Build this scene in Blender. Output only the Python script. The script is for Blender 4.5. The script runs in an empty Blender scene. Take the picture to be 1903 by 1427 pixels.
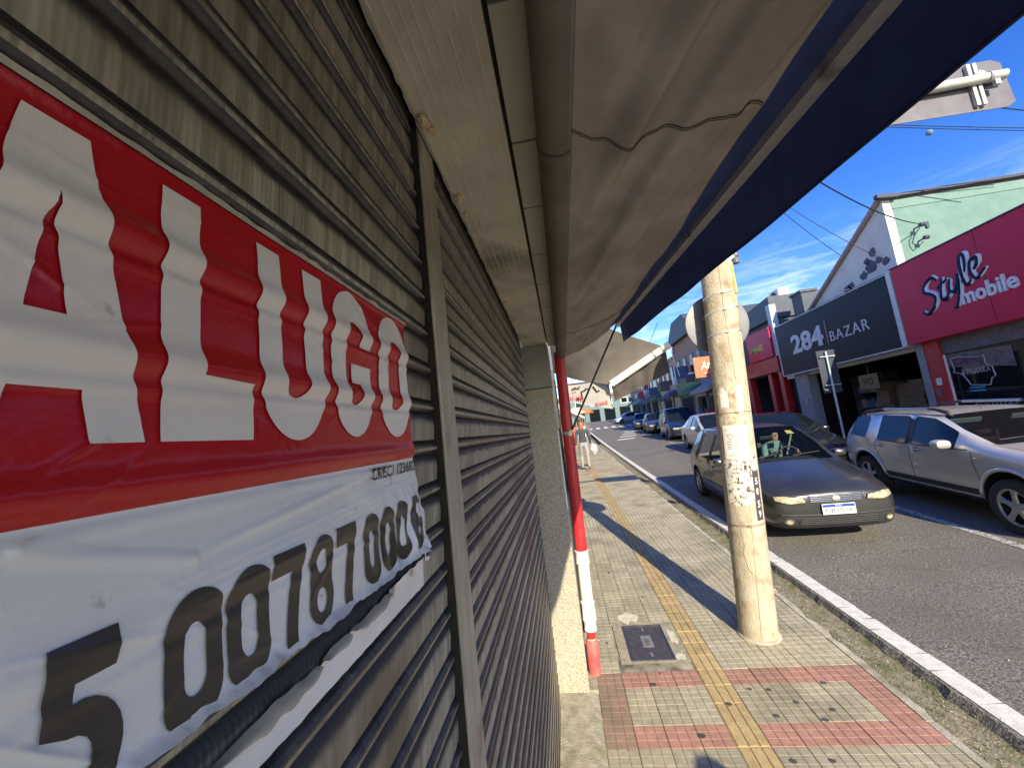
import bpy, bmesh, math, random
import numpy as np
from mathutils import Vector, Matrix, noise
from mathutils.bvhtree import BVHTree
from mathutils.geometry import tessellate_polygon

random.seed(7)
S = bpy.context.scene
COL = S.collection
PI = math.pi
R = math.radians

# ------------------------------------------------------------------ camera, light, exposure
CZ = 2.02                       # phone height above the pavement datum (metres)
SLOPE = 0.037                   # the street climbs away from the camera
TILT = math.atan(SLOPE)
def gz(y): return SLOPE * y

cam_d = bpy.data.cameras.new('camera')
cam = bpy.data.objects.new('camera', cam_d); COL.objects.link(cam)
_f, _vp, _roll = 715.0, (1046.0, 799.0), 6.3
_dy = np.array([_vp[0]-951.5, _vp[1]-713.5, _f]); _dy /= np.linalg.norm(_dy)
_t = math.radians(_roll)
_w = (_dy[0]*math.sin(_t)+_dy[1]*math.cos(_t))/_dy[2]
_u = np.array([-math.sin(_t), -math.cos(_t), _w]); _u /= np.linalg.norm(_u)
_dx = np.cross(_dy, _u)
if _dx[0] < 0: _dx = -_dx
RC = np.stack([_dx, _dy, _u], 1)          # image axes (right, down, forward) = RC @ world
cam.matrix_world = Matrix(((RC[0][0], -RC[1][0], -RC[2][0], 0), (RC[0][1], -RC[1][1], -RC[2][1], 0),
                           (RC[0][2], -RC[1][2], -RC[2][2], CZ), (0, 0, 0, 1)))
cam_d.sensor_width = 36.0
cam_d.lens = 36.0 * _f / 1903.0
cam_d.clip_start = 0.01
cam_d.clip_end = 3000
S.camera = cam

SUN_DIR = Vector((-0.262, 1.0, -0.53)).normalized()      # the way the light travels
SUN_EL = math.asin(-SUN_DIR.z)
world = bpy.data.worlds.new('World'); S.world = world
world.use_nodes = True
nt = world.node_tree; nt.nodes.clear()
def wn(t, **k):
    n = nt.nodes.new(t)
    for a, b in k.items(): setattr(n, a, b)
    return n
out = wn('ShaderNodeOutputWorld'); bg = wn('ShaderNodeBackground')
sky = wn('ShaderNodeTexSky', sky_type='NISHITA', sun_disc=False, sun_elevation=SUN_EL,
         sun_rotation=math.atan2(-SUN_DIR.x, -SUN_DIR.y), air_density=1.0, dust_density=0.3, ozone_density=2.5)
hs = wn('ShaderNodeHueSaturation'); hs.inputs['Saturation'].default_value = 1.38; hs.inputs['Hue'].default_value = 0.523; hs.inputs['Value'].default_value = 1.12
tc = wn('ShaderNodeTexCoord'); sep = wn('ShaderNodeSeparateXYZ')
mp = wn('ShaderNodeMapping'); mp.inputs['Scale'].default_value = (3.0, 3.0, 15.0); mp.inputs['Rotation'].default_value = (0.1, 0.25, 0.3)
nz = wn('ShaderNodeTexNoise'); nz.inputs['Scale'].default_value = 2.6; nz.inputs['Detail'].default_value = 9; nz.inputs['Roughness'].default_value = 0.62
nz.inputs['Distortion'].default_value = 0.6
cr = wn('ShaderNodeValToRGB'); cr.color_ramp.elements[0].position = 0.44; cr.color_ramp.elements[1].position = 0.72
el = wn('ShaderNodeMapRange'); el.inputs['From Min'].default_value = 0.36; el.inputs['From Max'].default_value = 0.16
mu = wn('ShaderNodeMath', operation='MULTIPLY'); mu2 = wn('ShaderNodeMath', operation='MULTIPLY'); mu2.inputs[1].default_value = 0.75
mx = wn('ShaderNodeMixRGB'); mx.inputs['Color2'].default_value = (6.5, 7.0, 7.6, 1)
L = nt.links.new
L(sky.outputs[0], hs.inputs['Color']); L(hs.outputs[0], mx.inputs['Color1'])
L(tc.outputs['Generated'], mp.inputs[0]); L(mp.outputs[0], nz.inputs['Vector']); L(nz.outputs[0], cr.inputs[0])
L(tc.outputs['Generated'], sep.inputs[0]); L(sep.outputs['Z'], el.inputs['Value'])
L(cr.outputs[0], mu.inputs[0]); L(el.outputs[0], mu.inputs[1]); L(mu.outputs[0], mu2.inputs[0]); L(mu2.outputs[0], mx.inputs['Fac'])
L(mx.outputs[0], bg.inputs['Color']); bg.inputs['Strength'].default_value = 0.13
L(bg.outputs[0], out.inputs[0])

sun_d = bpy.data.lights.new('sun', 'SUN'); sun_d.energy = 4.7; sun_d.angle = R(0.53); sun_d.color = (1.0, 0.87, 0.64)
sun = bpy.data.objects.new('sun', sun_d); COL.objects.link(sun)
sun.rotation_euler = SUN_DIR.to_track_quat('-Z', 'Y').to_euler(); sun.location = (3, -6, 12)

S.view_settings.view_transform = 'Standard'; S.view_settings.look = 'None'
S.view_settings.gamma = 1.0; S.view_settings.exposure = 1.0
S.view_settings.use_curve_mapping = False
S.cycles.max_bounces = 8; S.cycles.diffuse_bounces = 5; S.cycles.transparent_max_bounces = 12
S.cycles.use_denoising = True
S.cycles.sample_clamp_indirect = 6.0

# ------------------------------------------------------------------ materials
MATS = {}
def mat(name, c1, c2=None, rough=0.7, metal=0.0, scale=8.0, detail=5, bump=0.0, bscale=None, contrast=(0.35, 0.65), coat=0.0,
        stretch=(1, 1, 1), rand=0.0, spec=0.5, transl=0.0, alpha=1.0, rough2=None, c3=None, scale3=2.0, amt3=(0.55, 0.7), emit=None, wpos=False):
    if name in MATS: return MATS[name]
    m = bpy.data.materials.new(name); m.use_nodes = True; MATS[name] = m
    t = m.node_tree; N = t.nodes; K = t.links.new
    b = N['Principled BSDF']
    b.inputs['Roughness'].default_value = rough; b.inputs['Metallic'].default_value = metal
    b.inputs['Specular IOR Level'].default_value = spec
    if coat: b.inputs['Coat Weight'].default_value = coat; b.inputs['Coat Roughness'].default_value = 0.06
    c2 = c2 or c1
    tcn = N.new('ShaderNodeTexCoord'); mpn = N.new('ShaderNodeMapping'); mpn.inputs['Scale'].default_value = stretch
    src_ = N.new('ShaderNodeNewGeometry').outputs['Position'] if wpos else tcn.outputs['Object']
    K(src_, mpn.inputs[0])
    nn = N.new('ShaderNodeTexNoise'); nn.inputs['Scale'].default_value = scale; nn.inputs['Detail'].default_value = detail
    nn.inputs['Roughness'].default_value = 0.6
    K(mpn.outputs[0], nn.inputs['Vector'])
    rp = N.new('ShaderNodeValToRGB'); rp.color_ramp.elements[0].position = contrast[0]; rp.color_ramp.elements[1].position = contrast[1]
    rp.color_ramp.elements[0].color = (*c1, 1); rp.color_ramp.elements[1].color = (*c2, 1)
    K(nn.outputs[0], rp.inputs[0])
    colo = rp.outputs[0]
    if c3:
        n3 = N.new('ShaderNodeTexNoise'); n3.inputs['Scale'].default_value = scale3; n3.inputs['Detail'].default_value = 6
        K(src_, n3.inputs['Vector'])
        r3 = N.new('ShaderNodeValToRGB'); r3.color_ramp.elements[0].position = amt3[0]; r3.color_ramp.elements[1].position = amt3[1]
        K(n3.outputs[0], r3.inputs[0])
        m3 = N.new('ShaderNodeMixRGB'); m3.inputs['Color2'].default_value = (*c3, 1)
        K(r3.outputs[0], m3.inputs['Fac']); K(colo, m3.inputs['Color1']); colo = m3.outputs[0]
    if rand:
        oi = N.new('ShaderNodeObjectInfo'); mr = N.new('ShaderNodeMapRange')
        mr.inputs['To Min'].default_value = 1 - rand; mr.inputs['To Max'].default_value = 1 + rand
        K(oi.outputs['Random'], mr.inputs['Value'])
        h = N.new('ShaderNodeHueSaturation'); K(mr.outputs[0], h.inputs['Value']); K(colo, h.inputs['Color']); colo = h.outputs[0]
    K(colo, b.inputs['Base Color'])
    if rough2 is not None:
        mr = N.new('ShaderNodeMapRange'); mr.inputs['To Min'].default_value = rough; mr.inputs['To Max'].default_value = rough2
        K(nn.outputs[0], mr.inputs['Value']); K(mr.outputs[0], b.inputs['Roughness'])
    if bump:
        bn = N.new('ShaderNodeTexNoise'); bn.inputs['Scale'].default_value = bscale or scale * 4; bn.inputs['Detail'].default_value = 6
        K(mpn.outputs[0], bn.inputs['Vector'])
        bb = N.new('ShaderNodeBump'); bb.inputs['Strength'].default_value = bump; bb.inputs['Distance'].default_value = 0.01
        K(bn.outputs[0], bb.inputs['Height']); K(bb.outputs[0], b.inputs['Normal'])
    o = N['Material Output']
    if transl:
        tr = N.new('ShaderNodeBsdfTranslucent'); K(colo, tr.inputs['Color'])
        ms = N.new('ShaderNodeMixShader'); ms.inputs[0].default_value = transl
        K(b.outputs[0], ms.inputs[1]); K(tr.outputs[0], ms.inputs[2]); K(ms.outputs[0], o.inputs[0])
    if emit: 
        b.inputs['Emission Color'].default_value = (*emit[:3], 1); b.inputs['Emission Strength'].default_value = emit[3]
    return m

def glass_clear(name, tint, mixf=0.25):
    if name in MATS: return MATS[name]
    m = bpy.data.materials.new(name); m.use_nodes = True; MATS[name] = m
    N = m.node_tree.nodes; K = m.node_tree.links.new
    b = N['Principled BSDF']; b.inputs['Base Color'].default_value = (0.01, 0.015, 0.02, 1); b.inputs['Roughness'].default_value = 0.03
    tr = N.new('ShaderNodeBsdfTransparent'); tr.inputs[0].default_value = (*tint, 1)
    fr = N.new('ShaderNodeFresnel'); fr.inputs[0].default_value = 1.5
    ad = N.new('ShaderNodeMath'); ad.operation = 'ADD'; ad.inputs[1].default_value = mixf
    ms = N.new('ShaderNodeMixShader'); K(fr.outputs[0], ad.inputs[0]); K(ad.outputs[0], ms.inputs[0])
    K(tr.outputs[0], ms.inputs[1]); K(b.outputs[0], ms.inputs[2]); K(ms.outputs[0], N['Material Output'].inputs[0])
    return m

# ------------------------------------------------------------------ mesh helpers
def wloc(o):
    v = Vector((0, 0, 0))
    while o: v += o.location; o = o.parent
    return v

def tag(o, label=None, cat=None, group=None, kind=None):
    if label: o['label'] = label
    if cat: o['category'] = cat
    if group: o['group'] = group
    if kind: o['kind'] = kind
    return o

def empty(name, loc, label, cat, group=None):
    o = bpy.data.objects.new(name, None); COL.objects.link(o); o.location = loc
    o.empty_display_size = 0.1
    return tag(o, label, cat, group)

class MB:
    """collects shapes; build() links them as one mesh object"""
    def __init__(s): s.v = []; s.f = []; s.m = []; s.cur = 0
    def add(s, vs, fs):
        b = len(s.v); s.v += [tuple(v) for v in vs]
        for f in fs: s.f.append([i + b for i in f]); s.m.append(s.cur)
        return s
    def box(s, x0, x1, y0, y1, z0, z1, shear=0.0):
        # shear: z rises with y by this slope
        P = [(x, y, z + shear * (y - (y0 + y1) / 2)) for z in (z0, z1) for y in (y0, y1) for x in (x0, x1)]
        return s.add(P, [(0, 2, 3, 1), (4, 5, 7, 6), (0, 1, 5, 4), (2, 6, 7, 3), (0, 4, 6, 2), (1, 3, 7, 5)])
    def obox(s, c, size, rot):
        M = Matrix.Rotation(rot[2], 3, 'Z') @ Matrix.Rotation(rot[1], 3, 'Y') @ Matrix.Rotation(rot[0], 3, 'X')
        h = [a / 2 for a in size]; c = Vector(c)
        P = [c + M @ Vector((x * h[0], y * h[1], z * h[2])) for z in (-1, 1) for y in (-1, 1) for x in (-1, 1)]
        return s.add(P, [(0, 2, 3, 1), (4, 5, 7, 6), (0, 1, 5, 4), (2, 6, 7, 3), (0, 4, 6, 2), (1, 3, 7, 5)])
    def tube(s, pts, r, n=10, caps=True):
        pts = [Vector(p) for p in pts]; rr = r if isinstance(r, (list, tuple)) else [r] * len(pts)
        rings = []; ref = None
        for i, p in enumerate(pts):
            d = (pts[min(i + 1, len(pts) - 1)] - pts[max(i - 1, 0)]).normalized()
            if ref is None: ref = d.orthogonal().normalized()
            ref = (ref - d * ref.dot(d)).normalized(); bi = d.cross(ref)
            rings.append([p + (ref * math.cos(2 * PI * k / n) + bi * math.sin(2 * PI * k / n)) * rr[i] for k in range(n)])
        vs = [v for rg in rings for v in rg]; fs = []
        for i in range(len(pts) - 1):
            for k in range(n):
                a, b = i * n + k, i * n + (k + 1) % n
                fs.append((a, b, b + n, a + n))
        if caps: fs.append(tuple(range(n - 1, -1, -1))); fs.append(tuple(range((len(pts) - 1) * n, len(pts) * n)))
        return s.add(vs, fs)
    def lathe(s, prof, c, axis='Z', n=24):
        vs = []
        for (r, h) in prof:
            for k in range(n):
                a = 2 * PI * k / n
                p = (r * math.cos(a), r * math.sin(a), h)
                if axis == 'X': p = (h, r * math.cos(a), r * math.sin(a))
                if axis == 'Y': p = (r * math.sin(a), h, r * math.cos(a))
                vs.append((p[0] + c[0], p[1] + c[1], p[2] + c[2]))
        fs = []
        for i in range(len(prof) - 1):
            for k in range(n):
                a, b = i * n + k, i * n + (k + 1) % n
                fs.append((a, b, b + n, a + n))
        return s.add(vs, fs)
    def prism(s, poly, lo, hi, axis='Y'):
        # poly in the two other axes; extruded along axis
        def P(a, b, h): return {'Y': (a, h, b), 'X': (h, a, b), 'Z': (a, b, h)}[axis]
        n = len(poly)
        vs = [P(a, b, lo) for a, b in poly] + [P(a, b, hi) for a, b in poly]
        fs = [tuple(range(n)), tuple(range(2 * n - 1, n - 1, -1))] + [(i, (i + 1) % n, n + (i + 1) % n, n + i) for i in range(n)]
        return s.add(vs, fs)
    def grid(s, fn, us, vs_):
        P = [fn(u, v) for u in us for v in vs_]; m = len(vs_)
        return s.add(P, [(i * m + j, i * m + j + 1, (i + 1) * m + j + 1, (i + 1) * m + j) for i in range(len(us) - 1) for j in range(m - 1)])
    def mesh(s, name, mats):
        me = bpy.data.meshes.new(name); me.from_pydata([tuple(v) for v in s.v], [], s.f)
        for q in (mats if isinstance(mats, (list, tuple)) else [mats]): me.materials.append(q)
        if any(s.m):
            for p, k in zip(me.polygons, s.m): p.material_index = k
        return me
    def build(s, name, mats, parent=None, smooth=False, local=False, fix=True, bevel=0.0):
        me = s.mesh(name, mats)
        if parent and not local:
            off = wloc(parent); me.transform(Matrix.Translation(-off))
        if fix or bevel:
            bm = bmesh.new(); bm.from_mesh(me)
            if fix: bmesh.ops.recalc_face_normals(bm, faces=bm.faces)
            if bevel:
                es = [e for e in bm.edges if len(e.link_faces) == 2 and e.calc_face_angle(0) > 0.6]
                bmesh.ops.bevel(bm, geom=es, offset=bevel, segments=2, affect='EDGES', profile=0.6)
            bm.to_mesh(me); bm.free()
        if smooth:
            me.polygons.foreach_set('use_smooth', [True] * len(me.polygons))
            if smooth == 'auto': me.set_sharp_from_angle(angle=R(38))
        o = bpy.data.objects.new(name, me); COL.objects.link(o)
        if parent: o.parent = parent
        return o

def copy_tree(o, parent=None):
    c = o.copy(); COL.objects.link(c); c.parent = parent
    for ch in list(o.children): copy_tree(ch, c)
    return c

def linspace(a, b, n): return [a + (b - a) * i / (n - 1) for i in range(n)]

def text_poly(txt, size=1.0, offset=0.0, shear=0.0, spacing=1.0, res=3):
    """flat filled text -> (verts2d, faces); lower left of text at the origin"""
    cu = bpy.data.curves.new('text', 'FONT'); cu.body = txt; cu.size = size; cu.offset = offset; cu.shear = shear
    cu.space_character = spacing; cu.resolution_u = res; cu.fill_mode = 'FRONT'
    o = bpy.data.objects.new('text', cu); COL.objects.link(o)
    dg = bpy.context.evaluated_depsgraph_get()
    me = o.evaluated_get(dg).to_mesh()
    vs = [(v.co.x, v.co.y) for v in me.vertices]; fs = [tuple(p.vertices) for p in me.polygons]
    o.evaluated_get(dg).to_mesh_clear()
    bpy.data.objects.remove(o); bpy.data.curves.remove(cu)
    x0 = min(v[0] for v in vs); y0 = min(v[1] for v in vs)
    return [(x - x0, y - y0) for x, y in vs], fs

def text_on(txt, origin, U, V, width, height, material, name, parent, offset=0.0, shear=0.0, spacing=1.0, thick=0.0, local=False):
    """text fitted in width x height, drawn on the plane origin + a*U + b*V"""
    vs, fs = text_poly(txt, 1.0, offset, shear, spacing)
    w = max(v[0] for v in vs); h = max(v[1] for v in vs)
    O, U, V = Vector(origin), Vector(U).normalized(), Vector(V).normalized()
    Nn = U.cross(V).normalized()
    P = [O + U * (x / w * width) + V * (y / h * height) + Nn * thick for x, y in vs]
    b = MB(); b.add(P, fs)
    if thick:
        ec = {}
        for f in fs:
            for i in range(len(f)):
                e = (f[i], f[(i + 1) % len(f)]); ec[e] = 1
        edges = [e for e in ec if (e[1], e[0]) not in ec]
        for a, c in edges: b.add([P[a], P[c], P[c] - Nn * thick, P[a] - Nn * thick], [(0, 3, 2, 1)])
    return b.build(name, material, parent, local=local, fix=False)

def fill_loops(loops):
    """outer + holes in 2D -> tessellated verts, tris"""
    tl = [[Vector((a, b, 0)) for a, b in lp] for lp in loops]
    vs = [p for lp in loops for p in lp]
    return vs, [tuple(t) for t in tessellate_polygon(tl)]

def slice2d(vs, fs, dx, dy):
    """cut a flat mesh by a grid so that it can follow a curved surface"""
    bm = bmesh.new()
    bv = [bm.verts.new((x, y, 0)) for x, y in vs]
    for f in fs:
        try: bm.faces.new([bv[i] for i in f])
        except ValueError: pass
    xs = [v[0] for v in vs]; ys = [v[1] for v in vs]
    for lo, hi, st, nrm in ((min(xs), max(xs), dx, (1, 0, 0)), (min(ys), max(ys), dy, (0, 1, 0))):
        k = math.ceil(lo / st)
        while k * st < hi:
            bmesh.ops.bisect_plane(bm, geom=bm.verts[:] + bm.edges[:] + bm.faces[:], dist=1e-6,
                                   plane_co=(k * st if nrm[0] else 0, k * st if nrm[1] else 0, 0), plane_no=nrm)
            k += 1
    bm.verts.index_update()
    r = [(v.co.x, v.co.y) for v in bm.verts], [tuple(v.index for v in f.verts) for f in bm.faces]
    bm.free(); return r

def arc(cx, cy, rx, ry, a0, a1, n=14):
    return [(cx + rx * math.cos(R(a0 + (a1 - a0) * i / n)), cy + ry * math.sin(R(a0 + (a1 - a0) * i / n))) for i in range(n + 1)]

# ------------------------------------------------------------------ material set
def shutter_mat():
    """weathered zinc: fine vertical ribs, streaks, and an uneven dark band on the face under each bead"""
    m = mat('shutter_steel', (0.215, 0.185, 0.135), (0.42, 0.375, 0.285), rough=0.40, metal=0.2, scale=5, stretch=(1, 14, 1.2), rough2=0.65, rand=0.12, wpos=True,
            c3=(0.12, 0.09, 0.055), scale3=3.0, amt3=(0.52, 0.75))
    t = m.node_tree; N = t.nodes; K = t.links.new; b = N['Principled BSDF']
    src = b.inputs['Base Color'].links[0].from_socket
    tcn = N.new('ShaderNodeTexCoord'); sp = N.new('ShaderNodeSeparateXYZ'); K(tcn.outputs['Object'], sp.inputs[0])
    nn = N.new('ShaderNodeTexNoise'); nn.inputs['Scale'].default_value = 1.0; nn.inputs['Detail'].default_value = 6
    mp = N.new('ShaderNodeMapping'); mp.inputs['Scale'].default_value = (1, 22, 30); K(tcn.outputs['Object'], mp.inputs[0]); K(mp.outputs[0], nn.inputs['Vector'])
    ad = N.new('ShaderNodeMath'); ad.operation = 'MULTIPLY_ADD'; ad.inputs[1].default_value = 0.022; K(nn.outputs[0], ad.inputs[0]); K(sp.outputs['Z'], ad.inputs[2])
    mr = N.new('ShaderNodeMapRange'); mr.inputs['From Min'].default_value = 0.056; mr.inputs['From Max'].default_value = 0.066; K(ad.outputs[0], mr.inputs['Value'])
    mx = N.new('ShaderNodeMixRGB'); mx.inputs['Color2'].default_value = (0.035, 0.033, 0.034, 1); K(mr.outputs[0], mx.inputs['Fac']); K(src, mx.inputs['Color1'])  # darkens each face towards its top edge, just below the bead
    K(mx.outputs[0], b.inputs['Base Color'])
    wv = N.new('ShaderNodeTexWave'); wv.bands_direction = 'Y'; wv.inputs['Scale'].default_value = 55; wv.inputs['Distortion'].default_value = 1.5; wv.inputs['Detail'].default_value = 2
    K(tcn.outputs['Object'], wv.inputs['Vector'])
    bb = N.new('ShaderNodeBump'); bb.inputs['Strength'].default_value = 0.22; bb.inputs['Distance'].default_value = 0.003; K(wv.outputs[1] if len(wv.outputs) > 1 else wv.outputs[0], bb.inputs['Height']); K(bb.outputs[0], b.inputs['Normal'])
    return m
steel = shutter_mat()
steel_bead = mat('shutter_bead', (0.035, 0.034, 0.036), (0.085, 0.078, 0.070), rough=0.33, metal=0.3, scale=9, stretch=(1, 3, 1), rand=0.15, bump=0.15, bscale=60)
post_m = mat('post_steel', (0.33, 0.285, 0.215), (0.45, 0.40, 0.31), rough=0.55, metal=0.2, scale=12, stretch=(3, 3, 0.8), bump=0.15,
             c3=(0.10, 0.06, 0.035), scale3=6, amt3=(0.6, 0.72))
dark_void = mat('near_black', (0.012, 0.011, 0.01), (0.03, 0.026, 0.022), rough=0.9, scale=20)  # plain near-black colour for slot, backing, slab and post side
plaster = mat('combed_plaster', (0.44, 0.41, 0.33), (0.56, 0.525, 0.43), rough=0.85, scale=6, bump=0.35, bscale=45, c3=(0.20, 0.18, 0.14), scale3=2.2)
plaster_ridge = mat('plaster_ridge', (0.62, 0.59, 0.50), (0.74, 0.70, 0.60), rough=0.85, scale=14)
foam_m = mat('dried_foam', (0.50, 0.38, 0.22), (0.62, 0.50, 0.32), rough=0.8, scale=30, bump=0.5)
panel_m = mat('ceiling_panel', (0.36, 0.35, 0.28), (0.42, 0.41, 0.33), rough=0.6, scale=3, rand=0.05)
granite = mat('granite', (0.22, 0.195, 0.15), (0.52, 0.475, 0.375), rough=0.35, scale=190, detail=3, contrast=(0.40, 0.60), c3=(0.13, 0.115, 0.09), scale3=150, amt3=(0.60, 0.66))
cement = mat('cement', (0.27, 0.26, 0.23), (0.36, 0.35, 0.31), rough=0.8, scale=8, bump=0.2, c3=(0.16, 0.13, 0.09), scale3=5, amt3=(0.62, 0.75))
mossy = mat('mossy_concrete', (0.24, 0.22, 0.165), (0.36, 0.33, 0.25), rough=0.9, scale=18, bump=0.5, c3=(0.17, 0.17, 0.10), scale3=11, amt3=(0.50, 0.75))
wall_m = mat('facade_paint', (0.42, 0.40, 0.34), (0.48, 0.46, 0.40), rough=0.8, scale=4, bump=0.1)
tile_grey = mat('tile_grey', (0.275, 0.25, 0.175), (0.36, 0.33, 0.24), rough=0.72, scale=26, bump=0.18, bscale=140, rand=0.09, c3=(0.17, 0.155, 0.105), scale3=2.6, amt3=(0.46, 0.78), wpos=True)
tile_red = mat('tile_red', (0.29, 0.155, 0.115), (0.37, 0.205, 0.16), rough=0.72, scale=26, bump=0.18, bscale=140, rand=0.09, c3=(0.23, 0.14, 0.10), scale3=3.2, amt3=(0.46, 0.74), wpos=True)
tile_yellow = mat('tile_yellow', (0.32, 0.24, 0.11), (0.42, 0.325, 0.165), rough=0.75, scale=26, bump=0.18, bscale=140, rand=0.09, c3=(0.25, 0.19, 0.09), scale3=8, amt3=(0.55, 0.75), wpos=True)
grout = mat('grout', (0.10, 0.09, 0.07), (0.40, 0.37, 0.29), rough=0.9, scale=3.5, contrast=(0.44, 0.66))
kerb_m = mat('kerb_concrete', (0.30, 0.275, 0.215), (0.46, 0.43, 0.345), rough=0.9, scale=9, bump=0.45, bscale=50, rand=0.1, c3=(0.20, 0.17, 0.12), scale3=4, amt3=(0.52, 0.7))
gutter_m = mat('gutter_soil', (0.12, 0.105, 0.065), (0.27, 0.24, 0.165), rough=0.95, scale=24, detail=9, bump=0.9, bscale=70, c3=(0.10, 0.115, 0.045), scale3=5, amt3=(0.5, 0.66))
asphalt = mat('asphalt', (0.055, 0.051, 0.044), (0.275, 0.257, 0.22), rough=0.8, scale=58, detail=2, contrast=(0.36, 0.68), bump=0.6, bscale=90, c3=(0.105, 0.095, 0.078), scale3=1.1, amt3=(0.35, 0.85))
paint_white = mat('road_paint', (0.50, 0.49, 0.45), (0.66, 0.65, 0.60), rough=0.7, scale=14, bump=0.3, bscale=120)
paint_worn = mat('road_paint_worn', (0.13, 0.125, 0.115), (0.42, 0.42, 0.40), rough=0.75, scale=26, contrast=(0.40, 0.55))
concrete_pole = mat('pole_concrete', (0.34, 0.295, 0.21), (0.455, 0.405, 0.305), rough=0.85, scale=11, detail=10, bump=0.7, bscale=85, stretch=(1, 1, 0.5), c3=(0.25, 0.19, 0.115), scale3=7, amt3=(0.55, 0.72))
crack_m = mat('crack', (0.10, 0.08, 0.055), rough=0.95)
paper_w = mat('paper', (0.62, 0.60, 0.54), (0.74, 0.72, 0.66), rough=0.85, scale=14)
paper_rag = mat('torn_paper', (0.48, 0.45, 0.38), (0.68, 0.65, 0.58), rough=0.9, scale=40, contrast=(0.4, 0.6), c3=(0.16, 0.13, 0.10), scale3=32, amt3=(0.55, 0.60))
ink = mat('black_ink', (0.012, 0.012, 0.013), (0.03, 0.028, 0.026), rough=0.35, scale=9)
ink_soft = mat('grey_ink', (0.16, 0.15, 0.15), (0.24, 0.23, 0.22), rough=0.8, scale=30)
galv = mat('galvanised', (0.42, 0.43, 0.42), (0.55, 0.56, 0.54), rough=0.4, metal=0.6, scale=14)
steel_dark = mat('dark_steel', (0.03, 0.032, 0.036), (0.055, 0.057, 0.06), rough=0.45, metal=0.5, scale=12)
alu_grey = mat('sign_back', (0.12, 0.125, 0.135), (0.16, 0.165, 0.175), rough=0.5, metal=0.3, scale=6)
pvc_white = mat('pvc_white', (0.70, 0.66, 0.54), (0.80, 0.76, 0.64), rough=0.4, scale=8, c3=(0.52, 0.45, 0.33), scale3=4, amt3=(0.6, 0.8))
pvc_cement = mat('pvc_coupling', (0.62, 0.61, 0.57), (0.80, 0.79, 0.75), rough=0.75, scale=12, bump=0.2)
pvc_red = mat('pvc_red', (0.46, 0.014, 0.022), (0.55, 0.03, 0.035), rough=0.38, scale=8)
pvc_red_faded = mat('pvc_red_faded', (0.46, 0.06, 0.06), (0.55, 0.14, 0.12), rough=0.55, scale=10)
awning_m = mat('awning_canvas', (0.145, 0.122, 0.096), (0.215, 0.182, 0.145), rough=0.8, scale=6, transl=0.16, bump=0.1, bscale=150, stretch=(1, 1, 1), c3=(0.12, 0.098, 0.075), scale3=2.4, amt3=(0.45, 0.75))
awning_veil_blue = mat('awning_veil_blue', (0.014, 0.026, 0.085), (0.020, 0.036, 0.11), rough=0.8, scale=10, transl=0.10)  # blue sky veil over the beige cloth, put into its base colour
seam_m = mat('canvas_seam', (0.10, 0.075, 0.055), rough=0.8)
vinyl_red = mat('banner_red', (0.37, 0.005, 0.010), (0.44, 0.009, 0.014), rough=0.26, scale=3, bump=0.10, bscale=70, spec=0.5)
vinyl_white = mat('banner_white', (0.66, 0.635, 0.62), (0.75, 0.725, 0.71), rough=0.22, coat=.25, scale=4, bump=0.12, bscale=60, c3=(0.50, 0.48, 0.46), scale3=40, amt3=(0.68, 0.72))
vinyl_letter = mat('banner_letter', (0.66, 0.60, 0.55), (0.73, 0.67, 0.62), rough=0.26, scale=4, bump=0.10, bscale=70, c3=(0.50, 0.46, 0.43), scale3=40, amt3=(0.68, 0.72))
vinyl_black = mat('banner_black', (0.02, 0.017, 0.015), (0.05, 0.043, 0.036), rough=0.30, scale=4)
vinyl_back = mat('banner_back', (0.36, 0.31, 0.25), (0.46, 0.41, 0.34), rough=0.55, scale=9)
hem_m = mat('banner_hem', (0.42, 0.34, 0.26), (0.55, 0.47, 0.38), rough=0.8, scale=30, bump=0.3)
iron = mat('cast_iron', (0.075, 0.07, 0.075), (0.12, 0.11, 0.115), rough=0.42, metal=0.6, scale=20)
white_p = mat('white_paint', (0.72, 0.72, 0.70), (0.80, 0.80, 0.78), rough=0.5, scale=6)
rubber = mat('tyre_rubber', (0.018, 0.018, 0.019), (0.03, 0.03, 0.03), rough=0.85, scale=20)
rim_m = mat('alloy', (0.40, 0.40, 0.41), (0.50, 0.50, 0.51), rough=0.35, metal=0.8, scale=10)
plastic_b = mat('black_plastic', (0.018, 0.018, 0.02), (0.03, 0.03, 0.032), rough=0.55, scale=20)
chrome = mat('chrome', (0.65, 0.65, 0.66), rough=0.12, metal=1.0)
lamp_glass = mat('lamp_glass', (0.16, 0.145, 0.08), (0.52, 0.48, 0.30), rough=0.12, scale=30, contrast=(0.3, 0.7), coat=1.0)
red_lens = mat('red_lens', (0.30, 0.01, 0.01), rough=0.15, coat=1.0)
dark_glass = mat('dark_glass', (0.006, 0.008, 0.011), (0.009, 0.012, 0.016), rough=0.04, scale=3, spec=0.32)
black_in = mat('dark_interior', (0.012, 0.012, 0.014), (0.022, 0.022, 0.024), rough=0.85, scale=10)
skin_m = mat('skin', (0.45, 0.25, 0.17), (0.52, 0.30, 0.21), rough=0.55, scale=10)
wire_m = mat('cable', (0.012, 0.013, 0.02), rough=0.7)

# ------------------------------------------------------------------ ground, road, pavement
KX = 1.892                      # pavement edge
def kerb_x(y): return KX
def sheet(name, xs, ys, dz, material, kind='structure', parent=None, xf=None):
    b = MB(); b.grid(lambda u, v: ((xf(u, v) if xf else u), v, gz(v) + dz), xs, ys)
    o = b.build(name, material, parent, fix=False)
    # normals up
    if o.data.polygons[0].normal.z < 0: o.data.flip_normals()
    return tag(o, kind=kind) if kind else o

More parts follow.
